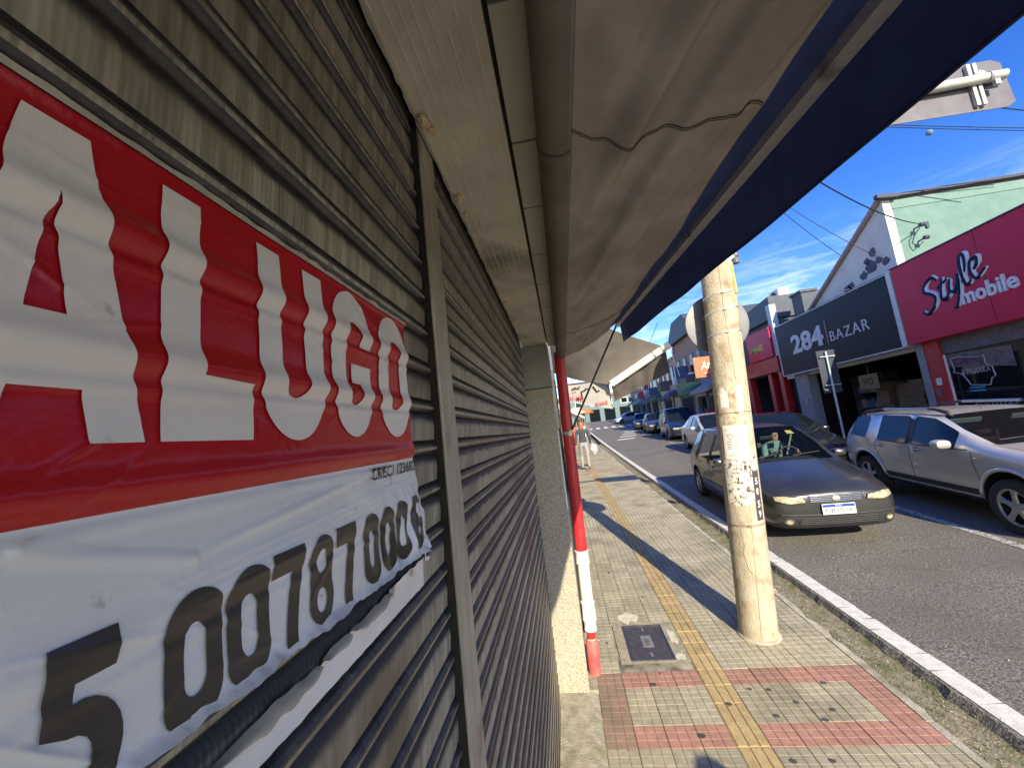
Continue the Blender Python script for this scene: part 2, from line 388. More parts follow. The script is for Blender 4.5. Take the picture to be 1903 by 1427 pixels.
def curve_x(y):                 # the street bends slowly to the right
    return 0.0 if y < 10 else 0.0011 * (y - 10) ** 2
ys = linspace(-14, 110, 63)
ground = sheet('ground', [-400, -60, -0.4, 1, 3, 9, 60, 400], [-300, -60, -14, 30, 80, 140, 300], -0.30, mat('far_ground', (0.10, 0.095, 0.08), (0.16, 0.15, 0.13), rough=0.95, scale=2))
road = sheet('road', [2.37, 3.0, 4.0, 5.2, 6.4, 7.6, 8.3], ys, -0.09, asphalt, xf=lambda u, v: u + (curve_x(v) if u > 2.5 else 0.35 * curve_x(v)))
# broken asphalt edge by the gutter
b = MB(); yy = linspace(-3, 30, 500); top = []; bot = []
for y in yy:
    j = 0.018 * noise.noise((y * 7, 3, 0)) + 0.012 * noise.noise((y * 23, 9, 0))
    top.append((2.345 + j + 0.35 * curve_x(y), y, gz(y) - 0.092)); bot.append((2.30 + j * 1.4 + 0.35 * curve_x(y), y, gz(y) - 0.15))
n = len(yy)
b.add(top + bot, [(i, i + 1, n + i + 1, n + i) for i in range(n - 1)])
b.add([(2.372 + 0.35 * curve_x(y), y, gz(y) - 0.0905) for y in yy] + top, [(i, i + 1, n + i + 1, n + i) for i in range(n - 1)])
tag(b.build('asphalt_edge', asphalt), kind='structure')
def wavy(u, v): return (u, v, gz(v) - 0.128 + 0.012 * noise.noise((u * 9, v * 6, 1)) + 0.006 * noise.noise((u * 30, v * 25, 4)) - 0.02 * math.exp(-((u - 2.26) / 0.06) ** 2))
b = MB(); b.grid(wavy, linspace(1.94, 2.37, 12), linspace(-2.5, 26, 700))
o = b.build('gutter', gutter_m, smooth=True, fix=False)
if o.data.polygons[0].normal.z < 0: o.data.flip_normals()
tag(o, kind='structure')
# edge line with cracks (cracks are gaps between painted slabs)
b = MB(); y = -2.0
while y < 62:
    ln = random.uniform(0.09, 0.42) if y < 12 else 4.0
    g = random.uniform(0.003, 0.008)
    sk = random.uniform(-0.012, 0.012); e0 = 0.35 * curve_x(y); e1 = 0.35 * curve_x(y + ln)
    j = [random.uniform(-0.006, 0.006) for _ in range(4)]
    b.add([(2.372 + e0, y + sk, gz(y) - 0.0855), (2.525 + j[0] + e0, y - sk, gz(y) - 0.0855), (2.525 + j[1] + e1, y + ln - g - sk * .5, gz(y + ln) - 0.0855), (2.372 + e1, y + ln - g + sk * .5, gz(y + ln) - 0.0855)], [(0, 1, 2, 3)])
    y += ln
tag(b.build('edge_line', paint_white, fix=False), kind='structure')
# bay line of the parking lane, worn
b = MB(); y = -1.0
while y < 40:
    ln = 1.6 if y < 12 else 1.1
    e0, e1 = curve_x(y), curve_x(y + ln)
    x0 = 5.02 + 0.075 * (y - 5.4) if y < 12 else 5.45
    x1 = 5.02 + 0.075 * (y + ln - 5.4) if y < 12 else 5.45
    b.add([(x0 + e0, y, gz(y) - 0.0855), (x0 + .12 + e0, y, gz(y) - 0.0855), (x1 + .12 + e1, y + ln, gz(y + ln) - 0.0855), (x1 + e1, y + ln, gz(y + ln) - 0.0855)], [(0, 1, 2, 3)])
    y += ln + (0.02 if y < 9 else 1.0)
tag(b.build('bay_line', paint_worn, fix=False), kind='structure')
# zebra crossing and hatched box up the street
b = MB()
for i in range(9):
    x = 3.0 + i * 0.95
    b.add([(x, 47, gz(47) - 0.0855), (x + .5, 47, gz(47) - 0.0855), (x + .5 + .3, 51.5, gz(51.5) - 0.0855), (x + .3, 51.5, gz(51.5) - 0.0855)], [(0, 1, 2, 3)])
tag(b.build('zebra_crossing', paint_white, fix=False), kind='structure')
b = MB()
for i in range(6):
    y = 27 + i * 2.6; x = 3.6 + i * 0.55
    b.add([(x, y, gz(y) - 0.085), (x + 1.3, y + .6, gz(y + .6) - 0.085), (x + 1.3, y + 1.3, gz(y + 1.3) - 0.085), (x, y + .7, gz(y + .7) - 0.085)], [(0, 1, 2, 3)])
tag(b.build('hatched_marking', paint_white, fix=False), kind='structure')

# pavement slab; every tile on it is a piece of its own near the camera
sidewalk = sheet('sidewalk', [-0.03, 0.5, 1.0, KX], ys, -0.011, grout)
TX, TY = 0.1873, 0.1722
X_T, Y_T = 0.770, 2.618        # tile grid anchors: left edge of the tactile strip, near edge of the second red band
XC = [X_T + (k - 4) * TX for k in range(10)]
def tile_mesh(nx, ny, m, name, tact=False):
    b = MB(); b.box(0.0015, TX - 0.0015, 0.0015, TY - 0.0015, -0.010, -0.0035)
    px, py = TX / nx, TY / ny
    for i in range(nx):
        for j in range(ny):
            g = 0.0026; gy = 0.0013; x0, x1, y0, y1 = i * px + g, (i + 1) * px - g, j * py + gy, (j + 1) * py - gy
            if tact: x0, x1, y0, y1 = i * px + 0.005, (i + 1) * px - 0.005, 0.003, TY - 0.003
            c = 0.0022 if not tact else 0.004; cy_ = 0.0007
            z0, z1 = -0.0035, 0.0 if not tact else 0.003
            P = [(x0, y0, z0), (x1, y0, z0), (x1, y1, z0), (x0, y1, z0), (x0 + c, y0 + cy_, z1), (x1 - c, y0 + cy_, z1), (x1 - c, y1 - c, z1), (x0 + c, y1 - c, z1)]
            b.add(P, [(4, 5, 6, 7), (0, 1, 5, 4), (1, 2, 6, 5), (2, 3, 7, 6), (3, 0, 4, 7)])
    me = b.mesh(name, m)
    return me
T_G, T_R = tile_mesh(3, 3, tile_grey, 'tile'), tile_mesh(3, 3, tile_red, 'red_tile')
tile_faded = mat('tile_red_faded', (0.22, 0.155, 0.115), (0.31, 0.19, 0.145), rough=0.75, scale=20, bump=0.18, bscale=140, rand=0.12, c3=(0.17, 0.14, 0.10), scale3=4, amt3=(0.42, 0.66), wpos=True)
T_F = tile_mesh(3, 3, tile_faded, 'faded_tile')
T_Y = tile_mesh(3, 1, tile_yellow, 'tactile_tile', True)
for me in (T_G, T_R, T_Y, T_F):
    bm = bmesh.new(); bm.from_mesh(me); bmesh.ops.recalc_face_normals(bm, faces=bm.faces); bm.to_mesh(me); bm.free()
COVER = (0.30, 0.665, 3.43, 3.965)
def tile_kind(k, r):
    if k == 4: return 'Y'
    if r in (0, 3): return 'R'
    if r in (1, 2) and k in (0, 9): return 'R'
    if r in (62, 65, 80, 83): return 'R'
    return 'G'
far = {'G': MB(), 'R': MB(), 'Y': MB()}; n_t = 0
for r in range(-10, 300):
    y0 = Y_T + r * TY
    for k in range(10):
        x0 = XC[k]; kd = tile_kind(k, r)
        if x0 < COVER[1] + .05 and x0 + TX > COVER[0] - .01 and y0 < COVER[3] and y0 + TY > COVER[2] - .01 and k < 4: continue
        if n_t < 296 and r >= -4:
            if kd == 'Y': me, nm = T_Y, 'tactile_tile'
            elif kd == 'R' and k == 0: me, nm = T_F, 'faded_red_tile'
            elif kd == 'R': me, nm = T_R, 'red_tile'
            else: me, nm = T_G, 'tile'
            o = bpy.data.objects.new(nm, me); COL.objects.link(o); o.parent = sidewalk
            o.location = (x0, y0, gz(y0) + random.uniform(-0.0016, 0.0012))
            o.rotation_euler = (TILT + random.uniform(-0.006, 0.006), random.uniform(-0.007, 0.007), random.uniform(-0.006, 0.006))
            n_t += 1
        else:
            b = far[kd]; nn = 1 if kd == 'Y' or r > 90 else 3
            j = random.uniform(-0.0015, 0.001)
            for a in range(3):
                for c in range(nn):
                    px, py = TX / 3, TY / nn
                    xa, xb, ya, yb = x0 + a * px + .0035, x0 + (a + 1) * px - .0035, y0 + c * py + .0035, y0 + (c + 1) * py - .0035
                    b.add([(xa, ya, gz(ya) + j), (xb, ya, gz(ya) + j), (xb, yb, gz(yb) + j), (xa, yb, gz(yb) + j),
                           (xa - .002, ya - .002, gz(ya) - .006), (xb + .002, ya - .002, gz(ya) - .006), (xb + .002, yb + .002, gz(yb) - .006), (xa - .002, yb + .002, gz(yb) - .006)],
                          [(0, 1, 2, 3), (4, 5, 1, 0), (5, 6, 2, 1), (6, 7, 3, 2), (7, 4, 0, 3)])
for kd, nm, m in (('G', 'tile_rows', tile_grey), ('R', 'red_tile_rows', tile_red), ('Y', 'tactile_tile_rows', tile_yellow)):
    tag(far[kd].build(nm, m, sidewalk, fix=False), kind='stuff')
# cement patches round the inspection cover and gum spots
def blob(cx, cy, rx, ry, seed, dz, n=18, am=.25):
    P = []
    for i in range(n):
        a = 2 * PI * i / n; q = 1 + am * noise.noise((math.cos(a) * 2, math.sin(a) * 2, seed))
        x, y = cx + rx * q * math.cos(a), cy + ry * q * math.sin(a); P.append((x, y, gz(y) + dz))
    return P
b = MB(); b.add([(0.23, 3.40, gz(3.40) + .0), (0.77, 3.40, gz(3.40)), (0.77, 4.02, gz(4.02)), (0.23, 4.02, gz(4.02))], [(0, 1, 2, 3)])
b.build('cement_surround', mat('patch_cement', (0.235, 0.215, 0.155), (0.33, 0.305, 0.225), rough=0.9, scale=16, bump=0.7, bscale=60, c3=(0.17, 0.15, 0.11), scale3=9), sidewalk, fix=False)
patch_l = mat('lime_patch', (0.42, 0.40, 0.31), (0.58, 0.55, 0.44), rough=0.9, scale=20, bump=0.6)
for i, (cx, cy, rx, ry) in enumerate([(0.40, 4.10, .10, .10), (0.70, 3.47, .045, .05), (0.72, 3.75, .03, .12)]):
    P = blob(cx, cy, rx, ry, i * 3.7, 0.004, am=.6); b = MB(); b.add(P, [tuple(range(len(P)))])
    b.build('cement_patch', patch_l if i else patch_l, sidewalk, fix=False)
gum = mat('gum_spot', (0.045, 0.045, 0.045), (0.08, 0.08, 0.075), rough=0.6)
spots = MB()
for (cx, cy, rr) in [(0.42, 3.16, .026), (0.60, 2.70, .024), (1.28, 2.95, .017), (1.05, 3.08, .016), (1.17, 3.07, .018), (0.86, 2.95, .02), (1.10, 2.84, .018), (1.36, 2.80, .02), (1.45, 2.88, .018),
                     (1.02, 2.52, .018), (1.22, 2.52, .016), (0.62, 4.5, .015), (0.35, 5.2, .02), (1.2, 5.0, .018), (0.5, 3.28, .012), (1.55, 3.12, .02), (0.15, 3.7, .014)]:
    P = blob(cx, cy, rr, rr * .8, cx * 9, 0.0035, 10); spots.add(P, [tuple(range(len(P)))])
tag(spots.build('gum_spots', gum, sidewalk, fix=False), kind='stuff')

# kerb stones
kerb = bpy.data.objects.new('kerb', None); COL.objects.link(kerb); tag(kerb, kind='structure')
kb = MB(); kb.box(KX + .004, KX + .095, -2.6, 60, -.35, -.30); kerb_bed = kb.build('kerb_bed', kerb_m, kerb)
y = -2.4; i = 0
while y < 30:
    ln = random.uniform(0.55, 0.95); b = MB()
    w = 0.085 + random.uniform(-.012, .012); na = 9; P = []; 
    secs = []
    for a in range(na):
        yy_ = y + .004 + (ln - .012) * a / (na - 1)
        e = w + 0.016 * noise.noise((yy_ * 6, 2.2, 0)) - (0.02 if a in (0, na - 1) else 0) * random.random() - (.03 if random.random() < .07 else 0)
        zt = gz(yy_) + 0.002 + 0.004 * noise.noise((yy_ * 5, 7.7, 0))
        secs.append([(KX + .003, yy_, gz(yy_) - .2), (KX + .003, yy_, zt), (KX + e - .02, yy_, zt - .002), (KX + e, yy_, zt - .024), (KX + e + .006, yy_, gz(yy_) - .2)])
    vs = [p for s_ in secs for p in s_]; fs = []
    for a in range(na - 1):
        for c in range(4): fs.append((a * 5 + c, a * 5 + c + 1, a * 5 + 6 + c, a * 5 + 5 + c))
    fs += [(0, 1, 2, 3, 4), tuple(range((na - 1) * 5 + 4, (na - 1) * 5 - 1, -1))]
    b.add(vs, fs); b.build('kerb_stone', kerb_m, kerb)
    y += ln; i += 1
# tufts of moss and dry grass in the gutter
b = MB()
for _ in range(2600):
    y = 1.2 + 9 * random.random() ** 1.4; x = random.choice([random.gauss(2.05, .035), random.gauss(2.2, .05), random.uniform(1.99, 2.3)])
    if noise.noise((x * 6, y * 2.2, 5)) < -0.02 or x < 1.98 or x > 2.31: continue
    a = random.uniform(0, 2 * PI); h = random.uniform(.006, .022); w = random.uniform(.002, .004)
    z = gz(y) - .128; dx, dy = math.cos(a) * w, math.sin(a) * w; lx, ly = random.uniform(-.012, .012), random.uniform(-.012, .012)
    b.add([(x - dx, y - dy, z), (x + dx, y + dy, z), (x + lx, y + ly, z + h)], [(0, 1, 2)])
tag(b.build('gutter_grass', mat('dry_grass', (0.085, 0.10, 0.03), (0.20, 0.17, 0.075), rough=0.9, scale=6), fix=False), kind='stuff')
b = MB()
for _ in range(900):
    y = 1.2 + 10 * random.random() ** 1.3; x = random.uniform(1.99, 2.4) if random.random() < .8 else random.uniform(2.6, 4.2); s_ = random.uniform(.002, .006)
    z = gz(y) - (.128 if x < 2.34 else .088)
    b.obox((x, y, z + s_ * .5), (s_ * 2, s_ * 1.5, s_ * 1.4), (random.random() * 3, random.random() * 3, random.random() * 3))
tag(b.build('loose_grit', mat('grit', (0.16, 0.14, 0.11), (0.38, 0.35, 0.28), rough=0.9, scale=40), fix=False), kind='stuff')

# ------------------------------------------------------------------ the closed shop on the left
XS = -0.262                     # plane of the shutter slats
PITCH, Z_B = 0.0787, CZ + 0.246 * 0.62      # slat pitch, height of one bead
Y_J = 3.07                      # far jamb
shop = empty('closed_shop', (-0.05, 0, 0), 'closed corner shop with grey concrete lintel and granite pillar, behind the rental banner', 'building')
Z_L = CZ + 0.70                 # underside of the lintel
# lintel with combed plaster ridges on its soffit
b = MB(); b.box(-0.232, -0.046, -4, Y_J + .02, Z_L, Z_L + .5); b.build('lintel', plaster, shop)
for i in range(8):
    x = -0.222 + i * 0.0222; b = MB(); y = -1.2
    while y < 2.35:
        ln = random.uniform(.12, .5); w = random.uniform(.0006, .0012)
        x_ = x + random.uniform(-.002, .002)
        b.add([(x_ - w, y, Z_L), (x_ + w, y, Z_L), (x_ + w, y + ln, Z_L), (x_ - w, y + ln, Z_L), (x_, y + .003, Z_L - .0022), (x_, y + ln - .003, Z_L - .0022)],
              [(0, 1, 4), (1, 2, 5, 4), (2, 3, 5), (3, 0, 4, 5)])
        y += ln + random.uniform(.0, .06)
    b.build('plaster_ridge', plaster_ridge, shop, fix=False)
# ragged broken edge of the lintel over the shutter slot, dried foam lumps
b = MB(); yy = linspace(-1.5, Y_J, 420)
def rag(y): return -0.232 + 0.006 * noise.noise((y * 14, 1.3, 2)) + 0.004 * noise.noise((y * 45, 4, 2)) - 0.003
P = [(rag(y), y, Z_L - .004 * abs(noise.noise((y * 20, 8, 8)))) for y in yy] + [(-0.228, y, Z_L - .0005) for y in yy] + [(rag(y) + .002, y, Z_L + .06) for y in yy]
n = len(yy); b.add(P, [(i, i + 1, n + i + 1, n + i) for i in range(n - 1)] + [(i, 2 * n + i, 2 * n + i + 1, i + 1) for i in range(n - 1)])
b.build('broken_edge', cement, shop, fix=False)
b = MB(); b.box(-0.40, -0.234, -4, Y_J, Z_L + .07, Z_L + .5); b.box(-0.285, -0.280, -4, Y_J, Z_L - .03, Z_L + .1); b.build('shutter_slot', dark_void, shop)
def lump(c, r, seed, n=10, sq=(1, 1, 1)):
    b = MB(); P = []
    for i in range(n + 1):
        for k in range(n * 2):
            a, e = 2 * PI * k / (n * 2), PI * i / n
            d = Vector((math.sin(e) * math.cos(a), math.sin(e) * math.sin(a), math.cos(e)))
            q = r * (1 + .45 * noise.noise(d * 1.8 + Vector((seed, 0, 0))) + .2 * noise.noise(d * 5 + Vector((0, seed, 0))))
            P.append((c[0] + d.x * q * sq[0], c[1] + d.y * q * sq[1], c[2] + d.z * q * sq[2]))
    m = n * 2
    b.add(P, [(i * m + k, i * m + (k + 1) % m, (i + 1) * m + (k + 1) % m, (i + 1) * m + k) for i in range(n) for k in range(m)]); return b
for (y, r, q) in ((0.735, .013, (.9, 1.5, .7)), (1.02, .012, (.9, 1.6, .8)), (1.10, .006, (1, 1, .8)), (1.95, .010, (.9, 1.8, .6))):
    lump((-.216, y, Z_L - .003), r, y * 7, sq=q).build('dried_foam', foam_m, shop, smooth=True)
b = MB(); b.box(-.214, -.198, .752, .775, Z_L - .008, Z_L + .001); b.build('anchor_plate', foam_m, shop, bevel=.002)
# granite pillar at the far jamb, painted block on top, threshold at its foot
b = MB(); b.box(XS - .03, -0.043, Y_J, Y_J + .42, gz(Y_J) - .02, CZ + .345); b.build('granite_pillar', granite, shop, bevel=.002)
b = MB(); b.box(XS - .03, -0.041, Y_J - .004, Y_J + .42, CZ + .352, Z_L - .002); b.build('pillar_cap', mat('grey_paint', (0.27, 0.28, 0.26), (0.34, 0.35, 0.325), rough=0.6, scale=6, c3=(0.14, 0.12, 0.07), scale3=7, amt3=(.62, .7)), shop, bevel=.003)
b = MB(); b.box(-0.047, -0.034, Y_J + .1, Y_J + .15, CZ - .62, CZ + .0); b.build('cable_cover', white_p, shop, bevel=.003)
b = MB()
def thr(u, v): return (u, v, gz(v) + 0.022 - 0.03 * max(0, (u + .05) / .07) + .006 * noise.noise((u * 18, v * 9, 3)))
b.grid(thr, linspace(XS - .05, 0.022, 9), linspace(-3, Y_J + .02, 160)); b.build('threshold', mossy, shop, smooth=True)
b = MB(); b.box(-0.045, 0.022, Y_J + .02, 3.9, -.2, gz(3.4) + .012); b.build('wall_foot', mossy, shop)
b = MB(); b.box(-2.5, -0.047, Y_J + .425, 4.05, -.2, 6.0); b.box(-2.5, -0.047, -4, Y_J + .425, Z_L + .505, 6.0); b.build('wall', wall_m, shop)
# lining boards under the marquee slab
joints = [-1.05, -.72, -.40, -.08, .235, .545, .862, 1.145, 1.475, 1.80, 2.15, 2.50, 2.84, 3.18]
for a, c in zip(joints[:-1], joints[1:]):
    b = MB(); b.box(-0.036, 0.105, a + .004, c - .004, Z_L + .006, Z_L + .018); b.build('lining_board', panel_m, shop)
b = MB(); b.box(-0.0455, 0.108, -4, 3.2, Z_L + .03, Z_L + .10); b.build('marquee_slab', dark_void, shop)

# roller shutters: every slat a piece
PROF = [(-.003, -.0125), (.0035, -.0098), (.0075, -.0050), (.0088, .0002), (.0074, .0052), (.0025, .0090), (-.003, .0118), (.0032, .0148), (.0055, .040), (.0040, .060), (-.003, PITCH - .0125)]
PMAT = [1, 1, 0, 1, 1, 1, 1, 0, 0, 0]
def slat_mesh(y0, y1, name):
    b = MB(); n = len(PROF)
    vs = [(XS + x, y, z) for y in (y0, y1) for x, z in PROF]
    for i in range(n - 1):
        b.cur = PMAT[i]; b.add([vs[i], vs[i + 1], vs[n + i + 1], vs[n + i]], [(0, 1, 2, 3)])
    b.cur = 1
    for k in (0, n): b.add([vs[k + i] for i in range(n)] + [(XS - .01, vs[k][1], PROF[-1][1]), (XS - .01, vs[k][1], PROF[0][1])], [tuple(range(n + 2))])
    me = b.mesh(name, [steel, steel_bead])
    bm = bmesh.new(); bm.from_mesh(me); bmesh.ops.remove_doubles(bm, verts=bm.verts, dist=1e-5); bmesh.ops.recalc_face_normals(bm, faces=bm.faces)
    if sum(f.normal.x for f in bm.faces if abs(f.normal.y) < .5) < 0: bmesh.ops.reverse_faces(bm, faces=bm.faces)
    bm.to_mesh(me); bm.free()
    me.polygons.foreach_set('use_smooth', [True] * len(me.polygons)); me.set_sharp_from_angle(angle=R(50))
    return me
def shutter(y0, y1, label):
    t = empty('roller_shutter', (XS, (y0 + y1) / 2, gz((y0 + y1) / 2)), label, 'roller shutter', 'grey steel roller shutters of the closed shop')
    me = slat_mesh(y0, y1, 'slat')
    k = -40
    while Z_B + k * PITCH < Z_L + .06:
        z = Z_B + k * PITCH
        if z > gz(y0) + .0:
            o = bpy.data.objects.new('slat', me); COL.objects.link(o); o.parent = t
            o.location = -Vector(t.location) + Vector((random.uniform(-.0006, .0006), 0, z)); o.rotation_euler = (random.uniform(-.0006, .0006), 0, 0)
        k += 1
    return t
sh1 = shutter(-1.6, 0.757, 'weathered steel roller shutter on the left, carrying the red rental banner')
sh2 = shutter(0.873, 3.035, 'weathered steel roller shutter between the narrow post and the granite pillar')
b = MB(); b.box(XS - .06, XS - .012, -1.7, Y_J, gz(-1) - .1, Z_L + .1); b.build('shutter_backing', dark_void, shop)
pt = empty('shutter_post', (-.25, .815, gz(.8)), 'narrow worn steel post standing between the two roller shutters', 'post')
b = MB(); yy = linspace(0, Z_L + .06 - gz(.8), 60)
P = []
for z in yy:
    w = .0016 * noise.noise((z * 4, 2, 3)); e = .0012 * noise.noise((z * 11, 7, 3))
    P += [(-.292, .768 + w, z + gz(.8)), (-.2405 + e, .764 + w, z + gz(.8)), (-.2385 + e, .766 + w, z + gz(.8)), (-.238 + e, .858 + w, z + gz(.8)), (-.241 + e, .864 + w, z + gz(.8)), (-.292, .862 + w, z + gz(.8))]
fs = [(i * 6 + k, i * 6 + k + 1, i * 6 + 7 + k, i * 6 + 6 + k) for i in range(59) for k in range(5)]
b.add(P, fs); b.build('post_channel', post_m, pt, smooth='auto')
b = MB(); b.box(-.2905, -.2435, .7625, .7635, gz(.8), Z_L + .05); b.build('guide_lip', dark_void, pt)

# ------------------------------------------------------------------ rental banner
SB, SY = 0.247, 0.2505
_rc = random.Random(21)
CREASE = []
for _ in range(34):
    CREASE.append((_rc.uniform(.45, 2.5), _rc.uniform(-.6, .8), _rc.uniform(-1.0, 1.0), _rc.uniform(.08, .35), _rc.uniform(.006, .012), _rc.uniform(.0005, .0016)))
def ban(yr, zr, off=0.0):
    """banner coordinates (as seen on a plane one metre away) -> world, draped over the beads"""
    d = 0.0
    for k in range(-1, 6):
        c = zr - (0.1525 - 0.0787 * k) / SY
        d += 0.0085 * math.exp(-(c / 0.041) ** 2) + 0.0022 * math.exp(-((c + .085) / 0.018) ** 2) - 0.0016 * math.exp(-((c + .055) / 0.016) ** 2)
    taut = 0.72 + 0.40 * noise.noise((yr * 1.1, zr * 2, 3.3))
    low = max(0.0, min(1.0, (-.08 - zr) * 5))
    taut = max(taut * (1 - .55 * low), .34)
    d = d * taut - .0065 + .0045 * low
    d += 0.0022 * noise.noise((yr * 2.2 + zr * 3.2, zr * 5, 1.7)) + 0.0035 * noise.noise((yr * .9, zr * 1.4, 7.1))
    # random creases, diagonal creases and the bunched corner
    for (cy, cz, sl, ln_, wd, am) in CREASE:
        if abs(yr - cy) < ln_:
            q = (zr - cz - sl * (yr - cy)) / wd
            if abs(q) < 4: d += am * math.exp(-q * q) * (1 - abs(yr - cy) / ln_)
    q = (zr + .12 + .33 * (yr - .62)) / .02; d += 0.0018 * math.exp(-q * q) * (1 if .6 < yr < .95 else 0)
    q = (zr + .235 - .11 * (yr - .8)) / .016; d += 0.0022 * math.exp(-q * q) * max(0, min(1, (yr - .85) * 4))
    if zr < -.2:
        for s in range(4):
            q = (zr + .27 + .025 * s - .05 * (yr - .9)) / .011; d += 0.0013 * math.exp(-q * q) * max(0, min(1, (yr - .8) * 3))
    if yr > 1.75 and zr < -.22:
        a = min(1, (yr - 1.75) * 1.8) * min(1, (-.22 - zr) * 5)
        d += a * (0.011 * noise.noise((yr * 9, zr * 5, 2.2)) + 0.006 * noise.noise((yr * 17, zr * 8, 9)) + .005)
    return (-SB + d + off, SY * yr, CZ + SY * zr)
def tear(yr): return -0.612 - 0.040 * (yr - .9) + (.02 * max(0, yr - 1.5)) + 0.012 * noise.noise((yr * 9, 3, 1)) + .01 * noise.noise((yr * 25, 1, 6))
banner = empty('rental_banner', (-SB, .35, CZ - .1), 'torn red and white rental banner reading ALUGO taped over the left roller shutter', 'banner')
RED_Z = -0.072
def yend(zr): return 2.50 + .03 * noise.noise((zr * 7, 2, 2)) + (.0 if zr > -.3 else .04 * min(1, (-.3 - zr) * 6))
us = linspace(0, 1, 260)
b = MB(); b.grid(lambda v, u: ban(.12 + (yend(v) - .12) * u, v), linspace(RED_Z, .838, 190), us); b.build('red_field', vinyl_red, banner, smooth=True, fix=True)
def low(u, t):
    yr = .12 + (2.515 - .12) * u; zt = tear(yr); zr = RED_Z + (zt - RED_Z) * t
    yr = .12 + (yend(zr) - .12) * u
    x, y, z = ban(yr, zr)
    c = max(0, (t - .93) / .07); x += .010 * c * c * (.6 + noise.noise((yr * 5, 2, 9)))
    return (x, y, z)
b = MB(); b.grid(low, linspace(0, 1, 320), linspace(0, 1, 130)); b.build('white_field', vinyl_white, banner, smooth=True)
# strip left hanging under the tear, back against the slat below the bead
SS = .2545
def sp_(yr, zr, off=0.0): return (-SS + off + .0012 * noise.noise((yr * 5, zr * 9, 2)), SS * yr, CZ + SS * zr)
def strip_top(yr): return -.742 + .020 * noise.noise((yr * 4, 5, 5)) + .012 * noise.noise((yr * 13, 8, 5)) - .02 * max(0, 1.6 - yr) + (.03 if yr > 2.0 else 0)
def strip(u, t):
    yr = .12 + (2.50 - .12) * u
    top = strip_top(yr); bot = -.878 + .005 * noise.noise((yr * 20, 3, 3))
    zr = top + (bot - top) * t
    return sp_(yr, zr, .0035 * (1 - t) ** 3 * (1 + noise.noise((yr * 6, 1, 1))))
b = MB(); b.grid(strip, linspace(0, 1, 260), linspace(0, 1, 12)); b.build('torn_strip', vinyl_white, banner, smooth=True)
# curled flaps showing the back of the vinyl
for (y0, y1, dz, sd) in ((.97, 1.40, .070, 1), (1.43, 1.60, .05, 2), (1.62, 1.98, .065, 3), (.55, .95, .07, 4)):
    def flap(u, t):
        yr = y0 + (y1 - y0) * u; prof_ = (math.sin(PI * min(1, max(0, u))) ** .45) * (.45 + .55 * u)
        hz = dz * prof_ * (.85 + .4 * noise.noise((yr * 11, sd, 2)))
        return sp_(yr, strip_top(yr) + .012 - hz * t, .004 + .010 * math.sin(PI * .5 * t) - .004 * t * t)
    b = MB(); b.grid(flap, linspace(0.001, .999, 40), linspace(0, 1, 10)); b.build('torn_flap', vinyl_back, banner, smooth=True)
# hem along the top
b = MB(); b.grid(lambda u, t: ban(.12 + 2.4 * u, .838 + (.026 + .012 * noise.noise((u * 30, 4, 4)) + .015 * noise.noise((u * 9, 4, 8))) * t, .0015), linspace(0, 1, 200), linspace(0, 1, 5)); b.build('hem', hem_m, banner, smooth=True)

def ban_shape(loops, material, name, off=0.0015, clip=None, dx=.03, dy=.010):
    vs, fs = fill_loops(loops) if isinstance(loops, list) else loops
    vs, fs = slice2d(vs, fs, dx, dy)
    if clip:
        fs = [f for f in fs if all(clip(*vs[i]) for i in f)]
        used = sorted({i for f in fs for i in f}); mp_ = {k: i for i, k in enumerate(used)}
        vs = [vs[i] for i in used]; fs = [tuple(mp_[i] for i in f) for f in fs]
    b = MB(); b.add([ban(a, c, off) for a, c in vs], fs)
    o = b.build(name, material, banner, smooth=True, fix=False)
    bm = bmesh.new(); bm.from_mesh(o.data); bmesh.ops.remove_doubles(bm, verts=bm.verts, dist=1e-6); bmesh.ops.recalc_face_normals(bm, faces=bm.faces)
    if sum(f.normal.x for f in bm.faces) < 0: bmesh.ops.reverse_faces(bm, faces=bm.faces)
    bm.to_mesh(o.data); bm.free(); return o
ZB, ZT = .082, .79
ban_shape([[(.45, ZB), (.562, ZB), (.582, .198), (.697, .198), (.712, ZB), (.824, ZB), (.695, ZT), (.579, ZT)], [(.598, .357), (.666, .357), (.632, .62)]], vinyl_letter, 'letter_a')
ban_shape([[(.860, ZB), (1.153, .079), (1.155, .262), (.970, .268), (.970, ZT), (.858, ZT)]], vinyl_letter, 'letter_l')
ban_shape([[(1.189, ZT)] + arc(1.372, .30, .183, .228, 180, 360, 24) + [(1.555, ZT), (1.432, ZT)] + arc(1.366, .30, .066, .065, 360, 180, 12) + [(1.300, ZT)]], vinyl_letter, 'letter_u')
ban_shape([[(1.978, .54)] + arc(1.798, .60, .180, .220, 0, 180, 20) + arc(1.798, .30, .180, .222, 180, 360, 22) + [(1.978, .445), (1.785, .445), (1.785, .345), (1.862, .345)] + arc(1.800, .30, .062, .065, 360, 180, 12) + arc(1.800, .585, .062, .075, 180, 0, 12) + [(1.862, .54)]], vinyl_letter, 'letter_g')
ban_shape([arc(2.28, .60, .203, .222, 0, 180, 20) + arc(2.28, .30, .203, .230, 180, 360, 20), arc(2.28, .59, .078, .075, 0, 180, 12) + arc(2.28, .30, .078, .065, 180, 360, 12)], vinyl_letter, 'letter_o')
cl = lambda a, c: c > tear(a) + .012
NT, NB = -.300, -.622
def zero(c, w=.155):
    m = (NT + NB) / 2; h = (NT - NB) / 2
    return [arc(c, NT - .075, w / 2, .075, 0, 180, 16) + arc(c, NB + .075, w / 2, .075, 180, 360, 16), arc(c, NT - .125, w * .195, .045, 0, 180, 10) + arc(c, NB + .115, w * .195, .045, 180, 360, 10)]
